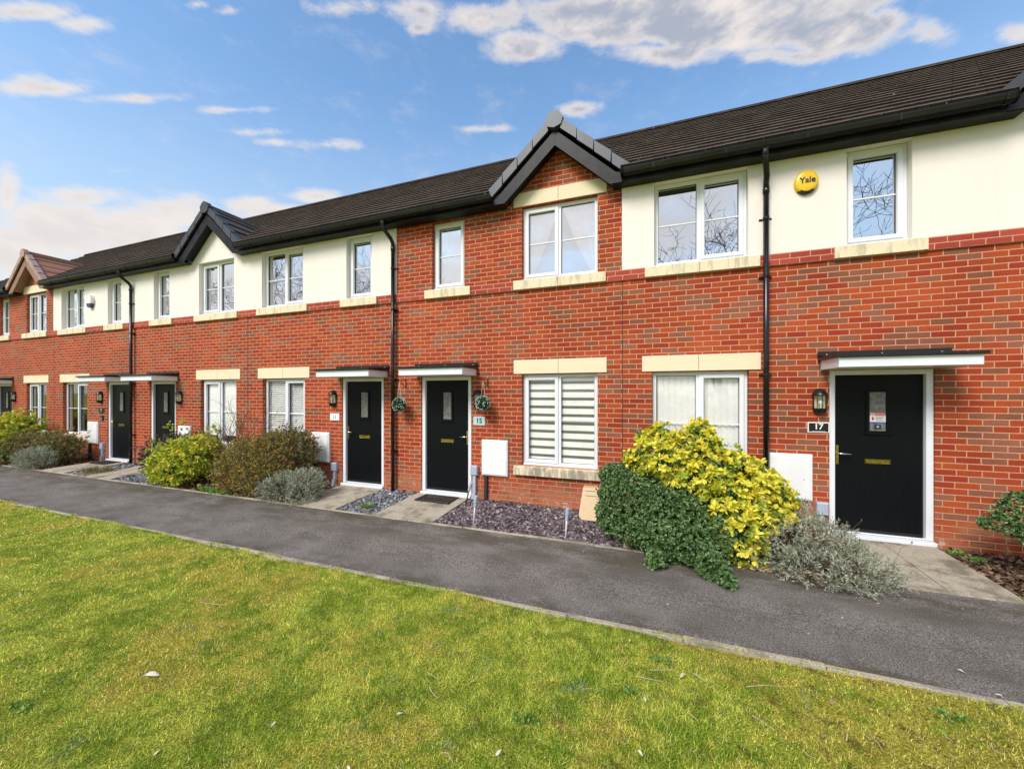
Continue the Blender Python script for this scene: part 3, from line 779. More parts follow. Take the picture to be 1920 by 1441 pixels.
GHW = .86
def make_house(x0, x1, label, gable, render, wins_u, wins_g, door, pipes, joint, red=False, rend_x=None):
    h = empty('terraced_house', ((x0+x1)/2, 0, 0), label, 'house', 'brick terraced houses in a row')
    holes = [(a, b, z0, z1) for a, b, z0, z1, *_ in wins_u+wins_g] + [(door[0], door[1], .02, 2.15)]
    wm = MB(); wall_grid(wm, x0, x1, -.15, Z_SOF+.03, holes, 0, .12)
    if gable is not None and not render:
        wm.add([(gable-1.1,0,5.0),(gable+1.1,0,5.0),(gable,0,6.02)], [[0,1,2]])
    for xx in (x0, x1):      # party walls carried to the back
        wm.add([(xx,0,-.15),(xx,8,-.15),(xx,8,5.0),(xx,4,Z_E+PITCH*4.2),(xx,0,5.05)], [[0,1,2,3,4]])
    wall = wm.build('wall', 'brick', h)
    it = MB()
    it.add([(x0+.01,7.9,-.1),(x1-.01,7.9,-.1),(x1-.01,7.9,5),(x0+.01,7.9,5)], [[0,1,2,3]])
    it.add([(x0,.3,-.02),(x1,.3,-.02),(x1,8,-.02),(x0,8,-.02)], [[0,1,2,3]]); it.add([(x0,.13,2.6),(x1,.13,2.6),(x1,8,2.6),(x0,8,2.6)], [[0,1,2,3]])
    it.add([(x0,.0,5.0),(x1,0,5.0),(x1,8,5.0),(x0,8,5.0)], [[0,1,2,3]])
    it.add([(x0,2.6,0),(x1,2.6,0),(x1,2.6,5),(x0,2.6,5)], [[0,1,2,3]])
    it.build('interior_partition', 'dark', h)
    # band course, interrupted by sills
    bm_ = MB(); cuts = sorted([(a-.131, b+.131) for a, b, *_ in wins_u]); cur = x0
    for a, b in cuts+[(x1, x1)]:
        if a > cur+.01:
            bm_ = MB(); bm_.bbox(cur, a, -.028, .0, Z_BAND0, Z_BAND1+.006, .002); bm_.build('band_course', 'band', wall)
        cur = max(cur, b)
    if joint is not None:
        jm = MB(); jm.box(joint-.006, joint+.006, -.0015, .0, 0, 3.57); jm.build('movement_joint', 'rubber', wall)
    if render:
        rm = MB(); ra, rb = (x0, x1) if rend_x is None else rend_x
        wall_grid(rm, ra, rb, Z_BAND1+.007, Z_SOF+.02, [(a+.0015, b-.0015, z0-.002, z1-.0015) for a, b, z0, z1, *_ in wins_u], -.022, .105)
        for xx in (ra, rb): rm.add([(xx,-.022,Z_BAND1),(xx,0,Z_BAND1),(xx,0,Z_SOF),(xx,-.022,Z_SOF)], [[0,1,2,3]])
        rm.add([(ra,-.022,Z_BAND1+.007),(rb,-.022,Z_BAND1+.007),(rb,0,Z_BAND1+.007),(ra,0,Z_BAND1+.007)], [[3,2,1,0]])
        if gable is not None: rm.add([(gable-1.08,-.022,4.99),(gable+1.08,-.022,4.99),(gable,-.022,5.99)], [[0,1,2]])
        rm.build('render_panel', 'render', wall)
    # roof
    gabs = []
    if gable is not None: gabs = [(gable, make_gable(h, gable, render, red))]
    rf = MB(); roof_courses(rf, x0, x1, gabs)
    zr = Z_E+PITCH*(Y_R-Y_E)
    rf.add([(x0,Y_R,zr+.02),(x1,Y_R,zr+.02),(x1,8.35,Z_E),(x0,8.35,Z_E)], [[0,1,2,3]], 0)
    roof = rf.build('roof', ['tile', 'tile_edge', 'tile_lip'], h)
    rt = MB(); x = x0
    while x < x1-.01:
        xb = min(x+.45, x1)
        rt.prism([(Y_R-.13, zr-.045), (Y_R-.05, zr+.055), (Y_R+.05, zr+.055), (Y_R+.13, zr-.045)], x, xb-.006, 'x'); x = xb
    rt.build('ridge_tiles', 'tile', roof)
    # fascia, soffit, gutter
    segs = [(x0, x1)]
    if gable is not None: segs = [(x0, gable-.87), (gable+.87, x1)]
    for a, b in segs:
        if b-a < .02: continue
        fs = MB(); sf = MB(); gt = MB()
        fs.box(a, b, -.22, -.195, Z_SOF-.005, 5.125)
        sf.box(a, b, -.195, .0 if not render else -.0225, Z_SOF-.002, Z_SOF+.012)
        ga = a if a == x0 else a+.18; gb = b if b == x1 else b-.18
        gutter_mesh(gt, ga, gb)
        fs.build('fascia', 'black', h); sf.build('soffit', 'black', h); gt.build('gutter', 'gutter', h)
    for px in pipes:
        pm = MB(); y = -.075
        pm.tube([(px,-.285,5.03),(px,-.285,4.93),(px+.01,-.27,4.87),(px+.055,-.13,4.74),(px+.06,y,4.67),(px+.06,y,4.6)], .036, 12)
        pm.tube([(px+.06,y,4.62),(px+.06,y,.02)], .034, 14)
        pm.lathe((px,-.285,4.985), [(.036,-.06),(.043,-.055),(.043,-.0),(.04,.02),(.05,.04)], 12)
        pm.lathe((px+.06,y,4.55), [(.034,-.02),(.042,-.015),(.042,.05),(.034,.055)], 12)
        p = pm.build('drainpipe', 'gutter', h, smooth=True)
        for z in (4.2, 2.1, .75, 3.42):
            cl = MB(); cl.lathe((px+.06,y,z), [(.034,-.018),(.041,-.014),(.041,.014),(.034,.018)], 12); cl.box(px-.015, px+.135, -.03, -.002 - (.022 if z > 3.7 else 0), z-.012, z+.012)
            cl.build('pipe_clip', 'gutter', p)
    for a, b, z0, z1, sash, cov, lin, lab in wins_u: make_window(h, a, b, z0, z1, sash, cov, True, lin, lab)
    for a, b, z0, z1, sash, cov, lin, lab in wins_g: make_window(h, a, b, z0, z1, sash, cov, False, lin, lab)
    make_door(h, door[0], door[1], door[2], door[3])
    make_canopy(h, door[0]-.10, door[1]+.11)
    return h
UZ = (3.74, 4.962); GZ = (.65, 2.17)
def U(a, b, sash, cov, lin=False, lab=None): return (a, b, *UZ, sash, cov, lin, lab)
def G(a, b, sash, cov, lab=None): return (a, b, *GZ, sash, cov, True, lab)
make_house(-25.1, -21.0, 'render fronted terraced house at the far left end of the row', None, True,
    [U(-24.6,-23.4,1,'none'), U(-22.3,-21.65,0,'none')], [G(-24.6,-23.4,1,'vertical')], (-22.4,-21.38,True,False), [-21.05], None)
make_house(-21.0, -16.9, 'all brick house with a gable coloured pinkish for flare glow, leftmost in view', -17.97, False,
    [U(-20.32,-19.68,0,'none'), U(-18.58,-17.36,0,'tied',True)], [G(-18.58,-17.36,0,'sides')], (-20.55,-19.53,True,False), [], -16.905, red=True)
make_house(-16.9, -12.9, 'house with a white and blue alarm box on its cream render', None, True,
    [U(-16.45,-15.23,1,'none'), U(-14.07,-13.43,0,'none')], [G(-16.43,-15.13,1,'sides')], (-14.12,-13.10,False,False), [-12.95], None)
make_house(-12.9, -8.61, 'cream rendered house with a grey roofed gable, between two slate and shrub beds', -9.64, True,
    [U(-12.02,-11.38,0,'none'), U(-10.26,-9.03,0,'none',True)], [G(-10.24,-8.99,0,'roller')], (-12.2,-11.18,True,False), [], -8.61)
make_house(-8.61, -4.57, 'cream rendered house with white venetian blinds downstairs, behind brown shrubs', None, True,
    [U(-8.14,-6.92,1,'sides'), U(-5.77,-5.14,0,'none')], [G(-8.14,-6.9,1,'venetian')], (-5.90,-4.88,False,False), [-4.67], None)
make_house(-4.57, -.45, 'all brick house with a grey capped gable and striped blinds downstairs', -1.45, False,
    [U(-3.80,-3.14,0,'sheer'), U(-2.07,-.82,0,'tied',True)], [G(-2.07,-.82,0,'zebra')], (-4.03,-3.01,True,False), [], -.448)
make_house(-.45, 3.7, 'cream rendered house with a yellow alarm box, behind the big yellow shrub', None, True,
    [U(-.01+.02,1.225,1,'rightstrip'), U(2.31,2.96,0,'none')], [G(-.02,1.235,1,'vertical')], (2.14,3.18,False,True), [1.36], None, rend_x=(-.45, 3.7))
make_house(3.7, 7.85, 'cream rendered house with a gable, cut by the right edge of the photo', 4.72, True,
    [U(4.08,5.34,0,'none',True), U(6.2,6.85,0,'none')], [G(4.08,5.34,0,'vertical')], (5.95,6.97,False,False), [], None)

# ================================================================== WALL-MOUNTED THINGS
def wall_lamp(x, label, glow=False):
    zt = 1.92; zb = 1.57; cx = x; cy = -.055
    t = empty('wall_lamp', (x, 0, zb), label, 'lamp', 'black half lanterns beside the doors')
    b = MB(); an = np.linspace(0, math.pi, 14)
    pl = [(cx+.072*math.cos(a), zt-.09+.085*math.sin(a)) for a in an]+[(cx-.072*math.cos(a), zb+.07-.065*math.sin(a)) for a in an]
    b.prism(pl, -.018, -.001, 'y'); b.build('back_plate', 'metalblack', t)
    tp = MB(); tp.lathe((cx,cy+.03,zt-.09), [(.088,-.012),(.090,.0),(.078,.022),(.058,.05),(.03,.075),(0,.085)], 16, a0=math.pi, a1=2*math.pi, sy=1.1); tp.build('hood', 'metalblack', t, smooth=True)
    bt = MB(); bt.lathe((cx,cy+.03,zb+.075), [(.078,.012),(.078,-.004),(.065,-.035),(.038,-.062),(0,-.072)], 16, a0=math.pi, a1=2*math.pi, sy=1.1); bt.build('bottom_cup', 'metalblack', t, smooth=True)
    gl = MB(); gl.lathe((cx,cy+.03,zb+.08), [(.066,0),(.066,.17)], 16, a0=math.pi, a1=2*math.pi, sy=1.1); gl.build('glass', 'lglass', t, smooth=True)
    rf = MB(); rf.box(cx-.058, cx+.058, -.024, -.0185, zb+.085, zt-.09); rf.build('reflector', 'cream', t)
    bars = MB()
    for a in (math.pi+.05, math.pi*1.27, math.pi*1.5, math.pi*1.73, 2*math.pi-.05):
        x_, y_ = cx+.069*math.cos(a), cy+.03+.076*math.sin(a); bars.tube([(x_,y_,zb+.07),(x_,y_,zt-.085)], .0035, 6)
    bars.build('cage_bar', 'metalblack', t)
    bu = MB(); bu.lathe((cx,cy+.0,zb+.10), [(.012,-.01),(.012,.02),(.026,.05),(.026,.07),(0,.095)], 12); bu.build('bulb', 'white', t, smooth=True)
    return t
wall_lamp(2.03, 'black lantern with clear glass above the black 17 plate')
wall_lamp(-2.87, 'black lantern partly hidden behind the right hanging ball')
wall_lamp(-6.11, 'black lantern left of the door with venetian blinds beside it')
wall_lamp(-10.98, 'black lantern right of the door behind the purple leaved bush')
wall_lamp(-14.42, 'black lantern above the small dark plate and doorbell')
wall_lamp(-19.3, 'black lantern at the far left edge, right of the first door')

def meter_box(x0, x1, label, pipe=True, z0=.44, z1=1.05):
    t = empty('meter_box', ((x0+x1)/2, 0, z0), label, 'meter box', 'white meter boxes on the brick wall')
    b = MB(); b.bbox(x0, x1, -.042, 0, z0, z1, .008); b.build('housing', 'upvc_box', t)
    d = MB(); d.bbox(x0+.022, x1-.022, -.052, -.0425, z0+.022, z1-.022, .004); d.build('cover', 'upvc_box', t)
    k = MB(); an = np.linspace(0, 2*math.pi, 10, False)
    k.prism([(x1-.10+.009*math.cos(a), z0+.28+.009*math.sin(a)) for a in an], -.054, -.0523, 'y'); k.build('lock', 'duct', t)
    if pipe:
        p = MB(); p.bbox(x0+.05, x0+.105, -.05, -.001, -.03, z0, .004); p.build('service_pipe', 'ink', t)
meter_box(-2.79, -2.31, 'white meter box between the 15 plate and the striped blind window')
meter_box(1.47, 1.95, 'white meter box behind the yellow shrub, left of door 17')
meter_box(-6.68, -6.2, 'white meter box above the grey lavender, left of door 11')
meter_box(-11.02, -10.55, 'white meter box behind the purple leaved bush, below window')
meter_box(-15.02, -14.52, 'white meter box beside the far left open slab path')
tag_d = []
def plate(x, z, w_, h_, bg_, fr_, txt, tm, label, size, cat='house sign', rows=None, dy=0):
    t = empty('number_plate', (x, 0, z-h_/2), label, cat, 'house number plates by the doors')
    p = MB(); p.bbox(x-w_/2, x+w_/2, -.014, -.002, z-h_/2, z+h_/2, .002)
    if fr_: p.bbox(x-w_/2+.012, x+w_/2-.012, -.0165, -.0145, z-h_/2+.012, z+h_/2-.012, .001, 1)
    p.build('plaque', [fr_ or bg_, bg_], t)
    text_mesh('number', txt, size, x, -.018, z+dy, tm, t, .001, 1.0, .002)
    return t
t17 = plate(2.02, 1.405, .235, .135, 'metalblack', 'white', '17', 'white', 'black house plate with white border reading 17', .10, dy=.008)
b_ = MB()
for k in range(12): b_.box(2.02-.07+.012*k, 2.02-.07+.012*k+.008, -.0185, -.0168, 1.349, 1.356)
b_.build('small_lettering', 'white', t17)
plate(-2.85, 1.37, .22, .15, 'paleblue', None, '15', 'ink', 'pale blue house plate reading 15 under a lantern', .12)
plate(-6.08, 1.37, .24, .14, 'white', None, '11', 'duct', 'white house plate reading 11 under a lantern', .10)
plate(-14.40, 1.375, .24, .13, 'metalblack', None, '7', 'white', 'small black plate reading 7 under the fifth lantern', .10)
t = empty('doorbell', (-14.36, 0, 1.12), 'small black doorbell left of door 7', 'doorbell')
b = MB(); b.bbox(-14.41, -14.31, -.03, -.001, 1.10, 1.24, .006); b.build('bell_case', 'ink', t); b = MB(); b.prism([(-14.36+.02*math.cos(a), 1.15+.02*math.sin(a)) for a in np.linspace(0, 6.28, 10, False)], -.034, -.0305, 'y'); b.build('bell_button', 'duct', t)

# yellow alarm box
ax, az_ = 1.875, 4.61
t = empty('alarm_box', (ax, -.022, az_), 'yellow oval alarm box on cream render under the eaves', 'alarm box')
def oval(rx, rz, n=36, cx=ax, cz=az_, zmin=None, zmax=None):
    P = []
    for a in np.linspace(0, 2*math.pi, n, False):
        z = cz+rz*math.sin(a); x = cx+rx*math.cos(a)
        P.append((x, z))
    return P
def dome(mb, rx, rz, y0, dep, cx, cz, mi=0, clip=None):
    rings = [(1, 0), (1, .45), (.95, .75), (.82, .95), (.5, 1.0), (0, 1.02)]; n = 40; V = []
    for s_, d in rings:
        for a in np.linspace(0, 2*math.pi, n, False): V.append((cx+rx*s_*math.cos(a), y0-dep*d, cz+rz*s_*math.sin(a)))
    F = [[i*n+j, i*n+(j+1) % n, (i+1)*n+(j+1) % n, (i+1)*n+j] for i in range(len(rings)-1) for j in range(n)]
    mi_ = [mi if (V[f[0]][2]+V[f[2]][2])/2 > (clip if clip else -9) else 1 for f in F]
    mb.add(V, F, mi_)
b = MB(); dome(b, .133, .155, -.023, .06, ax, az_, 0, az_-.105); b.build('cover', ['yellow', 'ink'], t, smooth=True)
text_mesh('lettering', 'Yale', .105, ax+.005, -.087, az_+.01, 'ink', t, .001, .95, .0025)
# white and blue alarm box on the far house
t = empty('alarm_box', (-14.83, -.022, 4.3), 'white alarm box with dark blue base on distant render', 'alarm box')
b = MB(); b.prism([(-14.97,4.50),(-14.93,4.58),(-14.73,4.58),(-14.69,4.50),(-14.71,4.36),(-14.95,4.36)], -.11, -.023, 'y'); b.build('cover', 'white', t)
b = MB(); b.prism([(-14.95,4.355),(-14.71,4.355),(-14.78,4.25),(-14.88,4.25)], -.10, -.023, 'y'); b.build('base', 'blueplastic', t)

# hanging topiary balls with brackets
def leaf_block(mb, P, D, L, W, fold=.25, mi=0, round_=False, rnd=None):
    """leaves: base points P, directions D, lengths L, half-widths W"""
    n = len(P); D = D/(np.linalg.norm(D, axis=1)[:, None]+1e-9)
    rr = rng.normal(size=(n, 3)); S = np.cross(D, rr); S /= np.linalg.norm(S, axis=1)[:, None]+1e-9
    # keep faces loosely turned to the sky
    N = np.cross(S, D); fl = N[:, 2] < 0; N[fl] *= -1
    L = np.broadcast_to(L, n)[:, None]; W = np.broadcast_to(W, n)[:, None]
    if rnd is None: rnd = rng.random(n)
    if round_:
        a = P; b = P+D*L*.35+S*W*.85+N*W*fold; c = P+D*L*.72+S*W*.9+N*W*fold*.6; d = P+D*L-N*L*.08; e = P+D*L*.72-S*W*.9+N*W*fold*.6; f = P+D*L*.35-S*W*.85+N*W*fold; m = P+D*L*.5
        V = np.stack([a, b, c, d, e, f, m], 1).reshape(-1, 3); k = np.arange(n)[:, None]*7
        F = np.concatenate([k+[0,1,6], k+[1,2,6], k+[2,3,6], k+[3,4,6], k+[4,5,6], k+[5,0,6]]).astype(np.int32); q = 7
    else:
        a = P; b = P+D*L*.5+S*W+N*W*fold; c = P+D*L; d = P+D*L*.5-S*W+N*W*fold
        V = np.stack([a, b, c, d], 1).reshape(-1, 3); k = np.arange(n)[:, None]*4
        F = np.concatenate([k+[0,1,2], k+[0,2,3]]).astype(np.int32); q = 4
    mb.add(V, F, mi, np.repeat(rnd, q))
def sph(n):
    v = rng.normal(size=(n, 3)); return v/np.linalg.norm(v, axis=1)[:, None]
def topiary(x, z, bx, label):
    y = -.20; r = .125
    t = empty('hanging_topiary_ball', (x, y, z), label, 'topiary ball', 'white flowered balls hanging either side of door 15')
    d = sph(2600); b = MB(); P = np.array([x, y, z])+d*(r-.02)*(.85+.2*rng.random((2600, 1)))
    leaf_block(b, P, d+rng.normal(size=d.shape)*.7, .028, .009, .3)
    c = MB(); c.lathe((x, y, z), [(max(.001, (r-.03)*math.sin(a)), -(r-.03)*math.cos(a)) for a in np.linspace(0, math.pi, 10)], 14)
    b.build('foliage', 'topiary', t); c.build('core', 'topiary', t, smooth=True)
    d = sph(130); f = MB()
    for q in d:
        p = np.array([x, y, z])+q*(r+.003)
        leaf_block(f, np.repeat(p[None], 6, 0), q[None]*.3+sph(6), .015, .005, .2)
    f.build('flowers', 'flower_white', t)
    s = MB()
    for sx in (-1, 1): s.tube([(x+sx*.04, y, z+r*.9), (bx, y, 2.06)], .0025, 5)
    s.build('cord', 'white', t)
    k = empty('hanging_bracket', (bx, 0, 2.0), 'black scrolled bracket holding the '+('left' if x < -3.5 else 'right')+' flowered ball', 'bracket', 'brackets holding the flowered balls')
    m_ = MB(); m_.tube([(bx,-.001,2.09),(bx,-.22,2.075),(bx,-.235,2.06)], .006, 6); m_.tube([(bx,-.004,1.97),(bx,-.05,1.98),(bx,-.13,2.03),(bx,-.15,2.075)], .005, 6)
    m_.box(bx-.01, bx+.01, -.008, -.001, 1.95, 2.11); m_.build('scroll_arm', 'metalblack', k)
topiary(-2.69, 1.675, -2.69, 'white flowered green ball hanging right of door 15, before a lantern')
topiary(-4.37, 1.64, -4.37, 'white flowered green ball hanging beside the black drainpipe')

# grey cable ducts under the meter boxes
def duct(x, label, z=.59, fan=True):
    t = empty('cable_duct', (x, 0, 0), label, 'duct', 'grey plastic cable ducts by the doors')
    b = MB(); b.bbox(x-.065, x+.065, -.075, -.001, z-.165, z, .014); b.build('junction_cover', 'duct', t)
    b = MB(); b.bbox(x-.03, x+.03, -.055, -.001, .12, z-.165, .008); b.prism([(x-.03,.12),(x+.03,.12),(x+.015,-.05),(x-.065,-.05)], -.07, -.001, 'y'); b.build('channel', 'duct', t)
duct(-2.93, 'grey duct between door 15 and its meter box')
duct(1.99+.06, 'grey duct between the meter box and door 17', .44)
duct(-6.06, 'grey duct left of door 11 with bent foot', .45)
duct(-14.3, 'pale duct left of door 7', .47)
# sloped conduit next to door 15
def gp(px, py, z=-.03):
    A = R(20.2); F_ = 721.; dep = (1.85-z)*F_/(py-737); u = (px-960)/F_
    return (math.cos(A)*u*dep-math.sin(A)*dep, math.sin(A)*u*dep+math.cos(A)*dep-6.1)
def stake(x, y, h_, label, m_, lean=0):
    t = empty('solar_stake_light', (x, y, -.06), label, 'garden light', 'solar stake lights in the purple slate')
    b = MB(); b.tube([(x,y,-.08),(x+lean*.6,y,h_*.62)], [.008,.014], 8); b.build('spike', m_, t, smooth=True)
    b = MB(); b.tube([(x+lean*.6,y,h_*.60),(x+lean*.78,y,h_*.8)], .022, 10); b.tube([(x+lean*.78,y,h_*.78),(x+lean,y,h_)], .026, 10); b.build('lamp_head', 'duct', t)
stake(-2.407, -1.162, .40, 'silver stake light by the path, below the grey duct', 'pale', .05)
stake(-1.068, -1.202, .37, 'silver stake light in purple slate left of the beige cover', 'pale', .03)
stake(-2.981, -0.290, .36, 'dark stake light leaning by the door 15 mat', 'metalblack', .12)

# beige gas cover against the wall
t = empty('utility_cover', (-.80, -.25, 0), 'speckled beige plastic utility cover against the brick', 'utility box')
b = MB(); x0, x1 = -1.02, -.56
P = [(x0, .40), (x1, .40), (x1+.015, .12)] + [(x1-.05+.065*math.cos(a), .07+.065*math.sin(a)) for a in np.linspace(0, -math.pi/2, 6)] + [(x0+.05-.065*math.sin(a), .07-.065*math.cos(a)) for a in np.linspace(0, math.pi/2, 6)] + [(x0-.015, .12)]
n_ = len(P)
V = [(p[0], -.14-.34*(.40-p[1])/.4, p[1]) for p in P] + [(p[0], 0, p[1]-.06 if p[1] < .2 else p[1]) for p in P]
b.add(V, [[i, (i+1) % n_, n_+(i+1) % n_, n_+i] for i in range(n_)]+[list(range(n_))[::-1], list(range(n_, 2*n_))]); b.build('lid', 'beige', t)
g_ = MB()
for zz in (.36, .30): g_.add([(x0+.04,-.1415-.34*(.40-zz)/.4,zz),(x1-.04,-.1415-.34*(.40-zz)/.4,zz),(x1-.04,-.1415-.34*(.40-zz+.006)/.4,zz-.006),(x0+.04,-.1415-.34*(.40-zz+.006)/.4,zz-.006)], [[0,1,2,3]])
g_.build('moulded_line', 'rubber', t)
b = MB(); b.box(x0+.02, x1-.02, -.34, -.01, -.06, .05); b.build('base_box', 'beige', t)
t = empty('timber_peg', (-.32, -1.18, -.05), 'short pale timber peg beside the dark green shrub', 'peg')
b = MB(); b.prism([(-.35,-.07),(-.29,-.07),(-.285,.10),(-.30,.115),(-.34,.11)], -1.2, -1.15, 'y'); b.build('peg', 'wood', t)

# ------------------------------------------------------------------ slabs in front of doors
def slab_path(x0, x1, label):
    t = empty('slab_path', ((x0+x1)/2, YB/2, -.02), label, 'slab path', 'concrete slab paths up to the doors')
    n = 2
    xm = x0+(x1-x0)*.5
    ys = [0-.052, YB*.5, YB+.042]
    for i in range(2):
        for a, b in ((x0, xm), (xm, x1)):
            m_ = MB(); ya, yb = ys[i+1]+.004, ys[i]-.004
            dz = random.uniform(-.003, .003)
            v = [(a+.003,ya,-.12),(b-.003,ya,-.12),(b-.003,yb,-.12),(a+.003,yb,-.12),
                 (a+.003,ya,zg(ya)+.022+dz),(b-.003,ya,zg(ya)+.022+dz),(b-.003,yb,zg(yb)+.022+dz),(a+.003,yb,zg(yb)+.022+dz)]
            m_.add(v, [[0,3,2,1],[4,5,6,7],[0,1,5,4],[1,2,6,5],[2,3,7,6],[3,0,4,7]]); m_.build('slab', 'slab', t)
slab_path(-4.08, -3.03, 'stained slab path to door 15 with a doormat on it')
slab_path(-5.86, -4.86, 'stained slab path to door 11 beside the grey slate')
slab_path(2.1, 3.16, 'slab path to door 17 beside the bark bed')
slab_path(-14.1, -13.1, 'slab path to door 7 under a dark mat')
slab_path(-12.2, -11.2, 'slab path to the door behind the purple leaved bush')
slab_path(-20.5, -19.5, 'slab path to the leftmost door behind shrubs')
def mat_(x0, x1, y0, y1, label):
    t = empty('doormat', ((x0+x1)/2, (y0+y1)/2, 0), label, 'doormat')
    b = MB()
    z = lambda y: zg(y)+.026
    zc = z((y0+y1)/2)
    b.box(x0, x1, y0, y0+.03, zc-.004, zc+.016); b.box(x0, x1, y1-.03, y1, zc-.004, zc+.016)
    b.box(x0, x0+.03, y0+.03, y1-.03, zc-.004, zc+.0155); b.box(x1-.03, x1, y0+.03, y1-.03, zc-.004, zc+.0155); b.build('border', 'rubber', t)
    b = MB(); n = 9
    for i in range(n):
        x = x0+.03+(x1-x0-.06)*(i+.5)/n; b.box(x-.012, x+.012, y0+.03, y1-.03, zc-.003, zc+.012)
    for i in range(4):
        y = y0+.03+(y1-y0-.06)*(i+.5)/4; b.box(x0+.03, x1-.03, y-.01, y+.01, zc-.003, zc+.009)
    b.build('lattice', 'rubber', t)
mat_(-3.86, -3.20, -.47, -.09, 'brown black lattice doormat at door 15')
mat_(-13.95, -13.3, -.45, -.09, 'dark doormat at door 7')

# ------------------------------------------------------------------ chips
def chips(name, mname, regions, n, size, label, flat=.22, zo=.0):
    areas = np.array([(b-a)*(d-c) for a, b, c, d in regions]); pr = areas/areas.sum(); mb = MB()
    k = rng.choice(len(regions), n, p=pr); Rg = np.array(regions)[k]
    x = Rg[:, 0]+(Rg[:, 1]-Rg[:, 0])*rng.random(n); y = Rg[:, 2]+(Rg[:, 3]-Rg[:, 2])*rng.random(n)
    z = -.05*(y/YB)-.012+zo + rng.random(n)*.016
    c = np.stack([x, y, z], 1)
    # irregular five-sided chips
    m_ = 5; an = np.linspace(0, 2*math.pi, m_, False)[None]+rng.random((n, m_))*.8
    sc_ = size*(.5+rng.random((n, 1))*.9); el_ = .45+.5*rng.random((n, 1))
    lx = np.cos(an)*sc_; ly = np.sin(an)*sc_*el_
    th = rng.random((n, 1))*6.28; tilt = rng.normal(size=(n, 1))*.42; td = rng.random((n, 1))*6.28
    X = lx*np.cos(th)-ly*np.sin(th); Y = lx*np.sin(th)+ly*np.cos(th); Zt = (X*np.cos(td)+Y*np.sin(td))*np.tan(np.clip(tilt, -1, 1))
    top = np.stack([X, Y, Zt+size*flat], -1)+c[:, None]; bot = np.stack([X*1.05, Y*1.05, Zt-size*flat], -1)+c[:, None]
    V = np.concatenate([top, bot], 1).reshape(-1, 3); base = np.arange(n)[:, None]*(2*m_)
    mb.add(V, (base+np.arange(m_)[None]).astype(np.int32), 0, np.repeat(rng.random(n), 2*m_))
    side = np.concatenate([base+np.array([[m_+i, m_+(i+1) % m_, (i+1) % m_, i]]) for i in range(m_)]).astype(np.int32)
    mb.f.append(side); mb.mi.append(np.zeros(len(side), np.int32))
    return tag(mb.build(name, mname), label, 'slate chips', kind='stuff')
chips('purple_slate_chips', 'slate_purple', [(-3.02, -.1, YB+.04, -.0)], 7000, .029, 'purple slate chips under the striped blind window')
chips('grey_slate_chips', 'slate_grey', [(-4.85, -4.08, YB+.04, 0)], 2300, .029, 'grey slate chips between the two middle doors')
chips('grey_slate_chips', 'slate_grey', [(-11.19, -9.4, YB+.04, -.2), (-13.09, -12.21, YB+.04, 0)], 4200, .03, 'grey slate chips beside the far slab paths')
o = chips('bark_mulch', 'bark', [(3.18, 8.5, YB+.04, 0), (-.2, 2.08, YB+.04, 0)], 11000, .022, 'dark bark mulch at the foot of the right wall', .12); o['category'] = 'bark mulch'
o = chips('bark_mulch', 'bark', [(-9.4, -5.9, YB+.04, 0), (-19.4, -14.12, YB+.04, 0)], 6000, .03, 'dark bark mulch under the left shrubs', .12); o['category'] = 'bark mulch'

o = chips('leaf_litter', 'deadleaf', [(.95, 1.7, -1.36, -1.0)], 220, .03, 'brown leaf litter under the silvery lavender', .05, .02); o['category'] = 'leaf litter'
# ================================================================== PLANTS
def lobes_sample(lobes, n, shell=.35):
    """points in the outer shell of a union of ellipsoids + outward directions"""
    Lb = np.array(lobes, float); wgt = (Lb[:, 3]*Lb[:, 4]+Lb[:, 3]*Lb[:, 5]+Lb[:, 4]*Lb[:, 5]); P = []; D = []
    tot = 0
    while tot < n:
        k = rng.choice(len(Lb), n*2, p=wgt/wgt.sum()); d = sph(n*2); s = 1-shell*rng.random((n*2, 1))**1.6
        p = Lb[k, :3]+d*Lb[k, 3:6]*s; dr = d/Lb[k, 3:6]; dr /= np.linalg.norm(dr, axis=1)[:, None]
        q = (((p[:, None]-Lb[None, :, :3])/Lb[None, :, 3:6])**2).sum(-1); q[np.arange(len(k)), k] = 9
        ok = (q.min(1) > .62) & (p[:, 2] > -.05)
        P.append(p[ok]); D.append(dr[ok]); tot += ok.sum()
    return np.concatenate(P)[:n], np.concatenate(D)[:n]
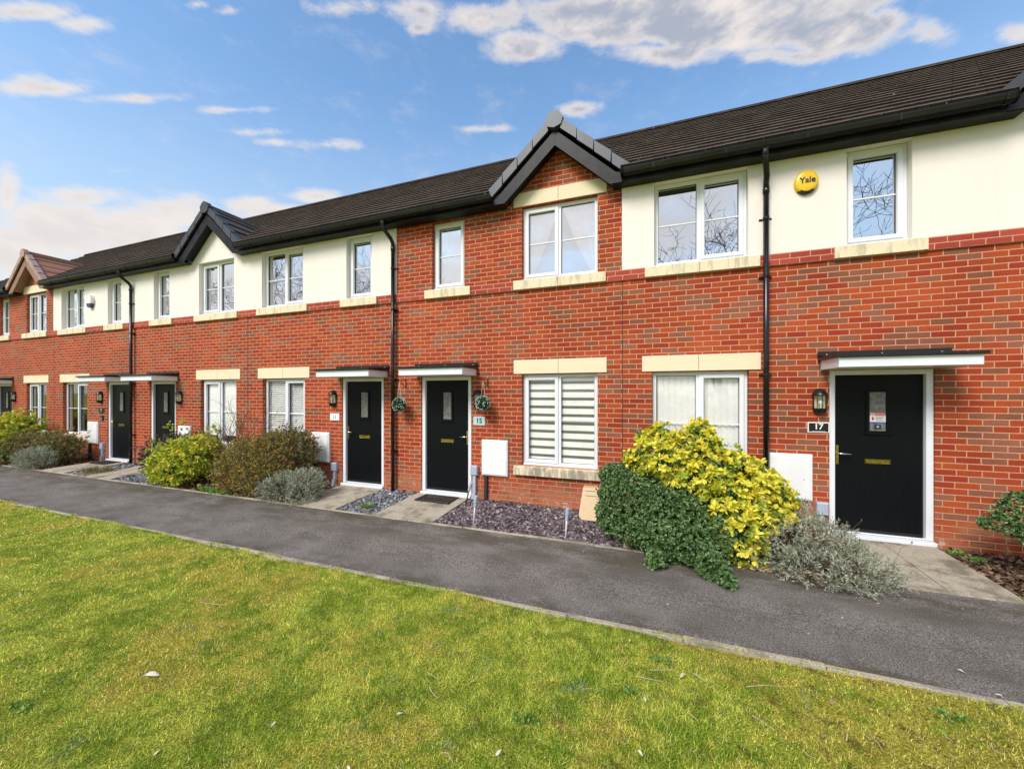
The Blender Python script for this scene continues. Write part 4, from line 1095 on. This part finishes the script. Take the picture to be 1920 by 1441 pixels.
def shrub(name, label, cat, base, lobes, parts, stems=14, srad=.008, group=None, twigm='twig', seed_stems=None):
    """parts: list of (part name, material, n clusters, leaves per cluster, leaf len, half width, shell, spread, up, round)"""
    t = empty(name, (*base, zg(base[1])), label, cat, group)
    for (pn, mt, nc, per, L, W, shell, spread, up, rd) in parts:
        mb = MB(); P, D = lobes_sample(lobes, nc, shell)
        D = D+np.array([0, 0, up]); D /= np.linalg.norm(D, axis=1)[:, None]
        D = D+rng.normal(size=D.shape)*.25
        P = P+rng.normal(size=P.shape)*L*.35+D*(0 if rd or shell > .55 else max(4.0*L, .17))*(rng.random((nc, 1))**5)
        if rd:                                   # star-shaped whorl of leaves at the shoot tip
            e1 = np.cross(D, sph(nc)); e1 /= np.linalg.norm(e1, axis=1)[:, None]+1e-9; e2 = np.cross(D, e1)
            an = (np.arange(per)[None]*6.283/per*1.0+rng.random((nc, 1))*6.28+rng.normal(size=(nc, per))*.18)[..., None]
            Dd = (e1[:, None]*np.cos(an)+e2[:, None]*np.sin(an)+D[:, None]*(.35+.5*rng.random((nc, per, 1)))).reshape(-1, 3)+rng.normal(size=(nc*per, 3))*.12
            Pp = np.repeat(P, per, 0)
        else:
            Pp = np.repeat(P, per, 0); Dd = np.repeat(D, per, 0)+rng.normal(size=(nc*per, 3))*spread
        Pp = Pp+np.repeat(D, per, 0)*(rng.random((nc*per, 1))-.6)*L*(.35 if rd else 1.1)
        rn = np.clip(np.repeat(rng.random(nc), per)*.6+rng.random(nc*per)*.4, 0, 1)
        leaf_block(mb, Pp, Dd, L*(.7+.5*rng.random(nc*per)), W*(.8+.4*rng.random(nc*per)), .3, 0, rd, rn)
        mb.build(pn, mt, t)
    sm = MB(); P, D = lobes_sample(lobes, stems, .5)
    for p in P:
        b0 = np.array([base[0]+rng.normal()*.05, base[1]+rng.normal()*.05, zg(base[1])-.02]); mid = b0*.45+p*.55+np.array([0, 0, .08*rng.normal()])
        b0 = b0+np.array([(p[0]-b0[0])*.25, (p[1]-b0[1])*.25, 0])
        sm.tube([b0, mid, p], [srad, srad*.7, srad*.3], 5)
    sm.build('stems', twigm, t)
    return t
# 1 yellow choisya: lobes (cx, cy, cz, rx, ry, rz)
shrub('yellow_shrub', 'big bright yellow leaved shrub in front of the white window', 'shrub', (.85, -.75),
    [(0.12, -0.75, 0.98, 0.34, 0.32, 0.26), (0.5, -0.68, 1.06, 0.3, 0.33, 0.3), (0.78, -0.72, 0.84, 0.4, 0.36, 0.3), (1.05, -0.75, 0.76, 0.3, 0.36, 0.28), (0.88, -0.85, 0.55, 0.42, 0.36, 0.34), (0.45, -0.72, 0.78, 0.42, 0.36, 0.34), (-0.12, -0.66, 1.2, 0.09, 0.1, 0.19), (0.06, -0.64, 1.27, 0.09, 0.1, 0.17), (0.56, -0.7, 1.33, 0.14, 0.15, 0.14), (0.26, -0.72, 1.22, 0.1, 0.12, 0.12), (0.73, -0.68, 1.16, 0.13, 0.15, 0.12), (0.91, -0.7, 1.03, 0.12, 0.15, 0.11), (1.29, -0.78, 0.72, 0.17, 0.18, 0.14), (1.43, -0.8, 0.66, 0.09, 0.12, 0.1), (-0.2, -0.7, 0.98, 0.12, 0.16, 0.1), (1.27, -0.98, 0.5, 0.12, 0.14, 0.11), (1.37, -1.0, 0.46, 0.07, 0.08, 0.07), (0.86, -1.24, 0.14, 0.18, 0.14, 0.14), (0.91, -1.15, 0.28, 0.24, 0.2, 0.24), (0.75, -1.06, 0.55, 0.24, 0.2, 0.2), (1.03, -1.05, 0.4, 0.2, 0.2, 0.2), (0.99, -1.22, 0.12, 0.16, 0.14, 0.12)],
    [('yellow_foliage', 'leaf_yellow', 980, 8, .074, .019, .12, .95, .45, True), ('green_foliage', 'leaf_lime', 420, 8, .072, .02, .5, .9, .1, True),
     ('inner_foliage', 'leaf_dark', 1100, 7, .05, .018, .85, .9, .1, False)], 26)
# 2 dark green hebe-like shrub spilling over the path
shrub('dark_green_shrub', 'dense dark green small leaved shrub spilling over the path', 'shrub', (.0, -.95),
    [(-.42,-.85,.52,.26,.34,.32),(-.14,-.85,.48,.38,.36,.34),(.22,-1.05,.36,.40,.36,.36),(-.22,-1.12,.26,.30,.28,.28),(.40,-1.36,.16,.24,.28,.24),(.10,-1.34,.16,.26,.26,.24),
     (.56,-1.60,.06,.14,.20,.15),(-.50,-.70,.70,.20,.24,.18),(-.28,-.6,.74,.22,.2,.2),(.62,-1.2,.22,.25,.28,.26),(-.52,-1.0,.30,.18,.24,.24),(.68,-1.78,.0,.07,.12,.10),(.02,-1.60,.02,.1,.12,.12)],
    [('foliage', 'leaf_dark', 3700, 9, .026, .010, .22, .9, .25, True), ('inner_foliage', 'leaf_dark', 2600, 7, .034, .015, .7, .9, .1, False)], 26)
# 3 lavender
def lavender(label, base, lobes, n, L=.04, tall=7, dead=True):
    t = empty('lavender_bush', (*base, zg(base[1])), label, 'lavender', 'grey lavender bushes along the path')
    mb = MB(); P, D = lobes_sample(lobes, n, .45); D = D*.9+np.array([0, 0, .75])+rng.normal(size=D.shape)*.35; D /= np.linalg.norm(D, axis=1)[:, None]
    per = 12; k = (rng.random((n, per)))*L*2.4
    Pp = (P[:, None]+D[:, None]*k[..., None]).reshape(-1, 3); Dd = np.repeat(D, per, 0)+rng.normal(size=(n*per, 3))*.55
    leaf_block(mb, Pp, Dd, L*(.5+.6*rng.random(n*per)), .0034+.0016*rng.random(n*per), .1, 0, False, np.clip(np.repeat(rng.random(n), per)*.55+rng.random(n*per)*.45, 0, 1)); mb.build('foliage', 'leaf_grey', t)
    sm = MB(); P, D = lobes_sample(lobes, n//3, .6)
    for p, d in zip(P, D):
        b0 = np.array([base[0]+(p[0]-base[0])*.55, base[1]+(p[1]-base[1])*.55, zg(base[1])]); sm.tube([b0, b0*.4+p*.6+rng.normal(size=3)*.02, p+d*.02], [.005, .004, .002], 4, cap=False)
    sm.build('woody_stems', 'twig', t)
    if tall:
        sm = MB()
        for _ in range(tall):
            p = P[rng.integers(len(P))].copy(); p[2] = max(p[2], .3)
            e = p+np.array([rng.normal()*.08+.05, rng.normal()*.05, .16+.12*rng.random()]); m_ = (p+e)/2+np.array([-.02, 0, .03]); sm.tube([p, m_, e], .0016, 4, cap=False)
            sm.lathe(tuple(e), [(.001,-.01),(.006,0),(.005,.012),(.001,.02)], 5)
        sm.build('seed_heads', 'twig', t)
    return t
lavender('large silvery lavender bush in front of door 17', (1.5, -1.02),
    [(2.03, -1.35, 0.05, 0.2, 0.2, 0.14), (1.78, -1.5, 0.03, 0.24, 0.14, 0.12), (1.15, -1.14, 0.12, 0.28, 0.26, 0.2), (1.33, -0.98, 0.2, 0.34, 0.34, 0.26), (1.68, -0.98, 0.2, 0.34, 0.36, 0.24), (1.91, -1.2, 0.08, 0.24, 0.28, 0.18), (1.53, -1.36, 0.06, 0.32, 0.22, 0.17), (1.55, -0.62, 0.28, 0.24, 0.24, 0.24), (1.13, -0.72, 0.16, 0.28, 0.26, 0.24), (1.0, -1.1, 0.06, 0.2, 0.2, 0.14)], 2150, .044, 14)
lavender('smaller grey lavender bush beside the slab path to door 11', (-5.95, -1.0),
    [(-6.2,-1.0,.12,.32,.28,.26),(-5.85,-.9,.18,.28,.28,.26),(-6.45,-1.1,.08,.22,.2,.18),(-5.75,-1.12,.06,.22,.18,.18)], 1300, .045, 3)
# brown-green shrub
shrub('brown_green_shrub', 'rounded brown and green shrub under the venetian blind window', 'shrub', (-7.1, -.8),
    [(-7.35,-.85,.48,.50,.40,.48),(-6.85,-.72,.62,.42,.36,.48),(-7.6,-1.0,.28,.40,.28,.32),(-6.95,-1.05,.30,.45,.24,.34)],
    [('foliage', 'leaf_brown', 2000, 8, .040, .009, .42, .9, .5, False), ('shoot_tips', 'leaf_olive', 500, 9, .05, .008, .05, .4, 1.2, False), ('inner_foliage', 'leaf_olive', 1200, 7, .04, .012, .8, .9, .1, False)], 22)
shrub('green_shrub', 'upright green shrub tips before the meter box at house 11', 'shrub', (-6.55, -.45),
    [(-6.75,-.45,.82,.34,.26,.28),(-6.45,-.42,.70,.22,.22,.34)],
    [('foliage', 'leaf_olive', 900, 9, .045, .009, .4, .6, 1.0, False)], 18)
shrub('lime_shrub', 'lime yellow leaved shrub beside the grey slate chips', 'shrub', (-9.6, -.85),
    [(-9.75,-.9,.30,.36,.30,.30),(-9.3,-.85,.48,.42,.34,.36),(-8.85,-.8,.58,.36,.32,.36),(-9.3,-1.05,.18,.45,.2,.2)],
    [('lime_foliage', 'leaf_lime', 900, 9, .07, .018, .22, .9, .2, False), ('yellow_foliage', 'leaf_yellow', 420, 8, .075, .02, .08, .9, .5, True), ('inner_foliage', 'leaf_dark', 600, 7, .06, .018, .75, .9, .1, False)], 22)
shrub('purple_shrub', 'dark purple brown shrub below the roller blind window', 'shrub', (-10.3, -.5),
    [(-10.7,-.55,.38,.42,.34,.40),(-10.1,-.5,.48,.46,.32,.38),(-9.5,-.42,.52,.46,.28,.34)],
    [('foliage', 'leaf_purple', 1500, 8, .05, .012, .4, .7, .7, False)], 30)
def bare(name, label, base, n, h_, sp):
    t = empty(name, (*base, zg(base[1])), label, 'shrub', 'leafless twiggy shrubs')
    m_ = MB()
    def grow(p, d, L, r, k):
        q = p+d*L*.5+rng.normal(size=3)*L*.05; e = p+d*L+rng.normal(size=3)*L*.06
        m_.tube([p, q, e], [r, r*.85, r*.6], 5, cap=False)
        if k <= 0: return
        for _ in range(2 if rng.random() < .8 else 3):
            nd = d+rng.normal(size=3)*.42+np.array([0, 0, .12]); nd /= np.linalg.norm(nd); s0 = p+(e-p)*(.35+.6*rng.random()); grow(s0, nd, L*(.55+.25*rng.random()), r*.62, k-1)
    for _ in range(n):
        d = np.array([rng.normal()*sp, rng.normal()*sp*.4, 1.]); d /= np.linalg.norm(d)
        grow(np.array([base[0]+rng.normal()*.06, base[1]+rng.normal()*.05, zg(base[1])]), d, h_*(.5+.3*rng.random()), .010, 3)
    m_.build('bare_twigs', 'twig', t); return t
bare('bare_shrub', 'leafless twiggy shrub rising between the lime and brown shrubs', (-8.25, -.7), 13, 1.15, .45)
bare('bare_shrub', 'leafless twigs in front of the venetian blind window', (-7.45, -.6), 6, 1.35, .3)
# left end plants
shrub('lime_shrub', 'yellow green shrub at the left edge under the window', 'shrub', (-17.4, -.7),
    [(-18.1,-.7,.55,.6,.4,.45),(-17.3,-.65,.72,.55,.4,.40),(-16.8,-.8,.5,.4,.3,.3),(-17.9,-.9,.25,.5,.3,.3)],
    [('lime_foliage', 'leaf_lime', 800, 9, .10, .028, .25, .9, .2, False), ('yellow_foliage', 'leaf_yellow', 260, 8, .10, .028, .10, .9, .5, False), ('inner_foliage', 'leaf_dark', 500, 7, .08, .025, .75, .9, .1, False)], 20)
shrub('brown_green_shrub', 'low wide brown and olive shrub left of the far meter box', 'shrub', (-15.5, -.75),
    [(-15.9,-.8,.36,.60,.36,.36),(-15.2,-.65,.40,.55,.34,.36),(-14.75,-.6,.42,.30,.3,.3)],
    [('foliage', 'leaf_olive', 1900, 8, .055, .013, .35, .8, .5, False), ('brown_foliage', 'leaf_brown', 500, 8, .05, .012, .25, .8, .5, False)], 22)
lavender('low olive grey bush beside the path near the left edge', (-14.6, -1.1), [(-14.7,-1.08,.12,.42,.22,.26),(-15.1,-1.1,.1,.3,.2,.22)], 900, .06, 0)
shrub('dark_green_shrub', 'small dark shrub at the far left edge of the path', 'shrub', (-16.6, -1.0),
    [(-16.9,-1.0,.2,.5,.25,.3),(-16.3,-1.05,.15,.4,.22,.25)], [('foliage', 'leaf_olive', 900, 8, .06, .015, .4, .8, .4, False), ('green_foliage', 'leaf_green', 250, 8, .08, .02, .2, .8, .4, False)], 14)
# right edge shrub
shrub('dark_green_shrub', 'dark green shrub over bark mulch at the right edge', 'shrub', (3.95, -.6),
    [(3.62,-.62,.62,.28,.20,.19),(3.34,-.69,.52,.18,.12,.08),(3.52,-.66,.72,.14,.14,.13),(3.58,-.74,.44,.18,.15,.12),(4.1,-.62,.52,.5,.34,.34),(4.9,-.6,.5,.5,.35,.4)],
    [('foliage', 'leaf_dark', 2600, 9, .030, .010, .3, .8, .3, True)], 14)
# grass tufts, weeds
def tuft(label, base, n, L, spread, m1, m2):
    t = empty('grass_tuft', (*base, zg(base[1])), label, 'grass tuft', 'ornamental grass tufts beside the slab paths')
    for nm, m_, k in (('blades', m1, n), ('dry_blades', m2, n//2)):
        mb = MB(); a = rng.random(k)*6.28; r = rng.random(k)**.5*spread*.4
        P = np.stack([base[0]+r*np.cos(a), base[1]+r*np.sin(a), np.full(k, zg(base[1])-.01)], 1)
        o_ = np.stack([np.cos(a), np.sin(a), np.zeros(k)], 1)*(.25+rng.random((k, 1))*(1.0 if nm == 'dry_blades' else .6)); D = o_+np.array([0, 0, .8 if nm == 'blades' else .25]); D /= np.linalg.norm(D, axis=1)[:, None]
        Lq = (L*(.6+.5*rng.random(k)))[:, None]; S = np.cross(D, [0, 0, 1.]); S /= np.linalg.norm(S, axis=1)[:, None]+1e-6; wd = .0028
        q1 = P+D*Lq*.55; q2 = q1+(D*.7+np.array([0, 0, -.55])+o_*.3)*Lq*.5
        V = np.stack([P-S*wd, P+S*wd, q1+S*wd*.8, q1-S*wd*.8, q2], 1).reshape(-1, 3); b0 = np.arange(k)[:, None]*5
        mb.add(V, (b0+[0,1,2,3]).astype(np.int32), 0, np.repeat(rng.random(k), 5)); tr = (b0+[3,2,4]).astype(np.int32); mb.f.append(tr); mb.mi.append(np.zeros(k, np.int32))
        mb.build(nm, m_, t)
tuft('green grass tuft growing in grey slate between the middle doors', (-4.42, -.98), 170, .17, .16, 'leaf_green', 'deadleaf')
tuft('dry grass tuft between the two far slab paths', (-12.35, -.95), 420, .34, .5, 'leaf_olive', 'deadleaf')
def weeds(label, regs, n, L=.03):
    t = empty('weed_patch', (regs[0][0], regs[0][1], zg(regs[0][1])), label, 'weeds')
    mb = MB(); P = []
    for (x, y, r) in regs:
        a = rng.random(n)*6.28; q = rng.random(n)**.5*r; P.append(np.stack([x+q*np.cos(a)*1.6, y+q*np.sin(a)*.7, zg(y)+.0+rng.random(n)*.03], 1))
    P = np.concatenate(P); D = rng.normal(size=P.shape)*.8+np.array([0, 0, .8]); leaf_block(mb, P, D, L*(.6+.6*rng.random(len(P))), L*.3, .2); mb.build('leaves', 'leaf_green', t)
weeds('bright green weeds where bark mulch meets the path', [(3.32,-1.18,.10),(3.52,-1.20,.08),(3.7,-1.18,.1)], 260)
weeds('green weeds at the foot of the wall right of door 17', [(3.27,-.18,.06),(3.36,-.32,.05)], 150)
weeds('green weeds at the bed edge below the brown shrub', [(-7.9,-1.15,.14),(-8.2,-1.12,.12),(-7.6,-1.18,.1)], 220, .05)

for (px_, py_, r_, lb_) in [(1185,1296,.05,'pale green clover clump in the lawn, nearest the long bent twig'),(1782,1340,.06,'green broad leaved weed in the lawn, near its right edge'),
                          (1240,1237,.05,'small green weed in the lawn just below the path edging'),(985,1345,.05,'green weed clump low in the middle of the lawn'),(40,1325,.06,'grey green weed clump in the lawn near its left edge')]:
    x_, y_ = gp(px_, py_, -.05); weeds(lb_, [(x_, y_, r_)], 60, .026)
# ================================================================== LAWN GRASS
def grass():
    mb = MB(); cell = .5; P = []; S = []; T = []
    for cx_ in np.arange(-24, 9, cell):
        for cy_ in np.arange(YL-.035-cell, -9.5, -cell):
            d = math.hypot(cx_+.25, cy_+.25+6.1)
            # only the part of the lawn the photograph could see, with a margin
            dx, dy = cx_+.25, cy_+.25+6.1
            fwd = -math.sin(R(20.2))*dx+math.cos(R(20.2))*dy; sd_ = math.cos(R(20.2))*dx+math.sin(R(20.2))*dy
            if fwd < .6 or abs(sd_) > fwd*1.5+1.0: continue
            dens = 15000/max(1, (d/2.6)**1.75)
            n = int(dens*cell*cell)
            if n < 4: n = 4
            P.append(np.stack([cx_+rng.random(n)*cell, cy_+rng.random(n)*cell], 1)); S.append(np.full(n, max(1., d/2.9)))
    xe = -22+30*rng.random(26000); over = np.clip(np.sin(xe*2.3)+np.sin(xe*5.9+1)+.7*np.sin(xe*13.1)+.3*np.sin(xe*31), 0, 2)*.024
    P.append(np.stack([xe, YL-.05+over*rng.random(26000)], 1)); S.append(np.maximum(1., np.hypot(xe, 3.3)/2.9))
    P = np.concatenate(P); S = np.concatenate(S); n = len(P)
    z = np.where(P[:, 1] > YL-.043, -.055, 0)+np.where(P[:, 1] > YL-.043, 0, 1)*lawn_z(P[:, 0], P[:, 1])
    patch = 1.0*np.sin(P[:, 0]*1.7+np.sin(P[:, 1]*2.1)*1.4)*np.sin(P[:, 1]*2.6+np.cos(P[:, 0]*1.1)*1.7)
    patch += .6*np.sin(P[:, 0]*6.3+P[:, 1]*2.2)*np.sin(P[:, 1]*7.1-P[:, 0]*1.9)
    h_ = (.013+.014*rng.random(n)+.011*np.clip(patch+.2, 0, 1.4)+.03*(rng.random(n) < .03)*rng.random(n))*(S**.25)
    a = rng.random(n)*6.28; ln = np.abs(rng.normal(size=n))*1.1+.2
    B = np.stack([P[:, 0], P[:, 1], z-.002], 1); D = np.stack([np.cos(a)*ln, np.sin(a)*ln, np.ones(n)], 1); D /= np.linalg.norm(D, axis=1)[:, None]
    sd_ = np.stack([-np.sin(a+rng.normal(size=n)), np.cos(a), np.zeros(n)], 1); wd = (.0012+.0012*rng.random(n))*S
    V = np.stack([B-sd_*wd[:, None], B+sd_*wd[:, None], B+D*h_[:, None]], 1).reshape(-1, 3)
    mb.add(V, np.arange(n*3, dtype=np.int32).reshape(-1, 3), 0, np.repeat(rng.random(n), 3))
    print('grass blades', n)
    return tag(mb.build('lawn_grass', 'blade'), 'short mossy green and yellow lawn grass', 'grass', kind='stuff')
grass()

# dead leaves and twigs: each its own
def ordn(k): return ['first','second','third','fourth','fifth','sixth','seventh','eighth','ninth','tenth','eleventh','twelfth','thirteenth','fourteenth','fifteenth','sixteenth','seventeenth','eighteenth','nineteenth','twentieth','twenty first','twenty second','twenty third'][k]
def litter():
    def leaf(x, y, z, s, label, a=None):
        m_ = MB(); a = rng.random()*6.28 if a is None else a
        P = []; n = 8
        for i in range(n):
            t = i/(n-1); P.append((t*s, s*.22*math.sin(math.pi*t)**.8, .12*s*math.sin(t*5)))
        Q = [(p[0], -p[1]*.9, p[2]+.06*s) for p in P[1:-1]][::-1]
        mid = [(i/(n-1)*s, 0, -.03*s) for i in range(n)]
        ca, sa = math.cos(a), math.sin(a)
        def T(p): return (x+p[0]*ca-p[1]*sa, y+p[0]*sa+p[1]*ca, z+p[2])
        V = [T(p) for p in P]+[T(p) for p in mid]+[T((p[0], -p[1]*.9, p[2]*.6+.05*s)) for p in P]
        F = [[i, i+1, n+i+1, n+i] for i in range(n-1)]+[[n+i, n+i+1, 2*n+i+1, 2*n+i] for i in range(n-1)]
        m_.add(V, F); o = m_.build('fallen_leaf', 'deadleaf', None, (x, y, z)); tag(o, label, 'leaf', 'fallen leaves on lawn and path'); return o
    big = leaf(*gp(268, 1265), -.035, .11, 'largest pale curled leaf lying on the lawn, lower left', .5); big.data.attributes['rnd'].data.foreach_set('value', np.full(len(big.data.vertices), .95, np.float32))
    spots = [(405,1072,.05),(123//2,1143,.05),(30,1245,.05),(357,1031,.04),(379,1310,.035),(508,1358,.045),(610,1213,.03),(742,1271,.035),(890,1272,.03),(523,1132,.03),(743,1335,.04),(1284,1258,.05),(1562,1306,.05),(1210,1312,.05),(1182,1194,.03),(1026,1187,.03),(1195,1400,.04),(1545,1368,.04),(1795,1250,.04),(1880,1300,.03),(300,1440-40,.03),(940,1400,.04),(650,1430,.04)]
    spots.sort()
    for i, (px, py, s) in enumerate(spots):
        x, y = gp(px, py); o = leaf(x, y, -.045, s, 'small curled leaf on the lawn, '+ordn(i)+' such leaf from the left')
    for i, (px, py) in enumerate(sorted([(1077,1125),(1253,1133),(1135,1066),(1323,1117),(1375,1097),(1580,1158),(1650,1133),(1805,1143),(1518,1190),(600,967),(560,955),(1095,1034)])):
        x, y = gp(px, py, -.06); o = leaf(x, y, -.052-.0, .022, 'tiny pale leaf fragment on the asphalt path, '+ordn(i)+' from the left')
        o.data.attributes['rnd'].data.foreach_set('value', np.full(len(o.data.vertices), .9, np.float32))
    tw = [((800,1255),(823,1268)),((805,1283),(821,1301)),((1190,1262),(1244,1272)),((1220,1251),(1262,1248)),((1300,1257),(1330,1275)),((1400,1282),(1465,1280)),((1290,1330),(1310,1345)),((1505,1399),(1530,1415)),((1630,1370),(1655,1400)),((1858,1386),(1875,1404)),((1770,1370),(1788,1383)),((1410,1335),(1450,1360)),((825,1405),(850,1422)),((375,1125),(425,1130)),((1095,1286),(1110,1284)),((630,1430),(655,1438))]
    tw.sort()
    for i, (a, b) in enumerate(tw):
        p, q = np.array([*gp(*a), -.045]), np.array([*gp(*b), -.05]); m_ = MB(); md = (p+q)/2+rng.normal(size=3)*[.012, .012, .004]
        m_.tube([p, md, q], [.0022, .002, .0013], 5); o = m_.build('fallen_twig', 'wood', None, tuple(p)); tag(o, 'thin pale twig lying on the lawn, '+ordn(i)+' twig from the left', 'twig', 'fallen twigs on the lawn')
litter()

# ================================================================== BARE TREES across the green (mirrored in the panes)
def tree_mesh(seed, H):
    g = np.random.default_rng(seed); tr = MB(); cr = MB()
    def grow(p, d, L, r, k):
        n = 4; pts = [p]; dd = d.copy()
        for i in range(n):
            dd = dd+g.normal(size=3)*(.10 if k > 4 else .2)+np.array([0, 0, .05]); dd /= np.linalg.norm(dd); pts.append(pts[-1]+dd*L/n)
        rad = np.linspace(r, r*.62, n+1); (tr if k == 6 else cr).tube(pts, rad, 6 if k > 3 else 3, cap=False)
        if k <= 0: return
        for j in range(3 if k > 1 else 4):
            i = int(g.integers(1, n+1)) if j else n; nd = dd+g.normal(size=3)*(.62 if k < 5 else .5); nd /= np.linalg.norm(nd)
            if nd[2] < -.2: nd[2] *= -.5
            grow(pts[i], nd, L*(.62+.2*g.random()), max(.008, rad[i]*.62), k-1)
    grow(np.zeros(3), np.array([0, 0, 1.]), H*.30, H*.022, 6)
    return tr, cr
trees = []
for sd_ in (3, 8):
    tr, cr = tree_mesh(sd_, 15)
    a = tr.build('trunk', 'trunk'); b = cr.build('branches', 'trunk'); trees.append((a, b))
spots = [(-62,-16,1),(-50,-14,1.05),(-41,-15,.9),(-33,-13.5,1.05),(-25,-14.5,1.0),(-18.5,-14,1.05),(-9.5,-17,.8),(3.6,-13.5,1.0),(10,-14,1.05),(17,-15,1)]
lab = ['far left', 'second from the left', 'third from the left', 'fourth from the left', 'fifth from the left', 'large one mirrored beside door 11', 'smaller one mirrored in the gable window', 'large one mirrored above the yellow shrub', 'one mirrored above door 17', 'far right']
for i, (x, y, s) in enumerate(spots):
    t = empty('bare_tree', (x, y, -.1), 'leafless tree behind the photographer, '+lab[i], 'tree', 'leafless trees seen only in window reflections')
    t.scale = (s, s, s); t.rotation_euler = (0, 0, i*1.7)
    for q in trees[i % 2]:
        c = q.copy(); C.objects.link(c); c.parent = t
for q in trees:
    for o in q: bpy.data.objects.remove(o)
# hedge across the green
mb = MB(); n = 26000
x = -70+110*rng.random(n); d = sph(n); P = np.stack([x, -24+d[:, 1]*.9, 1.0+np.abs(d[:, 2])*1.0+(.3*np.sin(x*.9)+.2*np.sin(x*2.3))], 1); P[:, 2] -= rng.random(n)**1.2*1.7
leaf_block(mb, P, d+rng.normal(size=d.shape)*.5, .16, .06); tag(mb.build('hedge', 'leaf_olive'), 'long green hedge across the lawn behind the photographer', 'hedge')
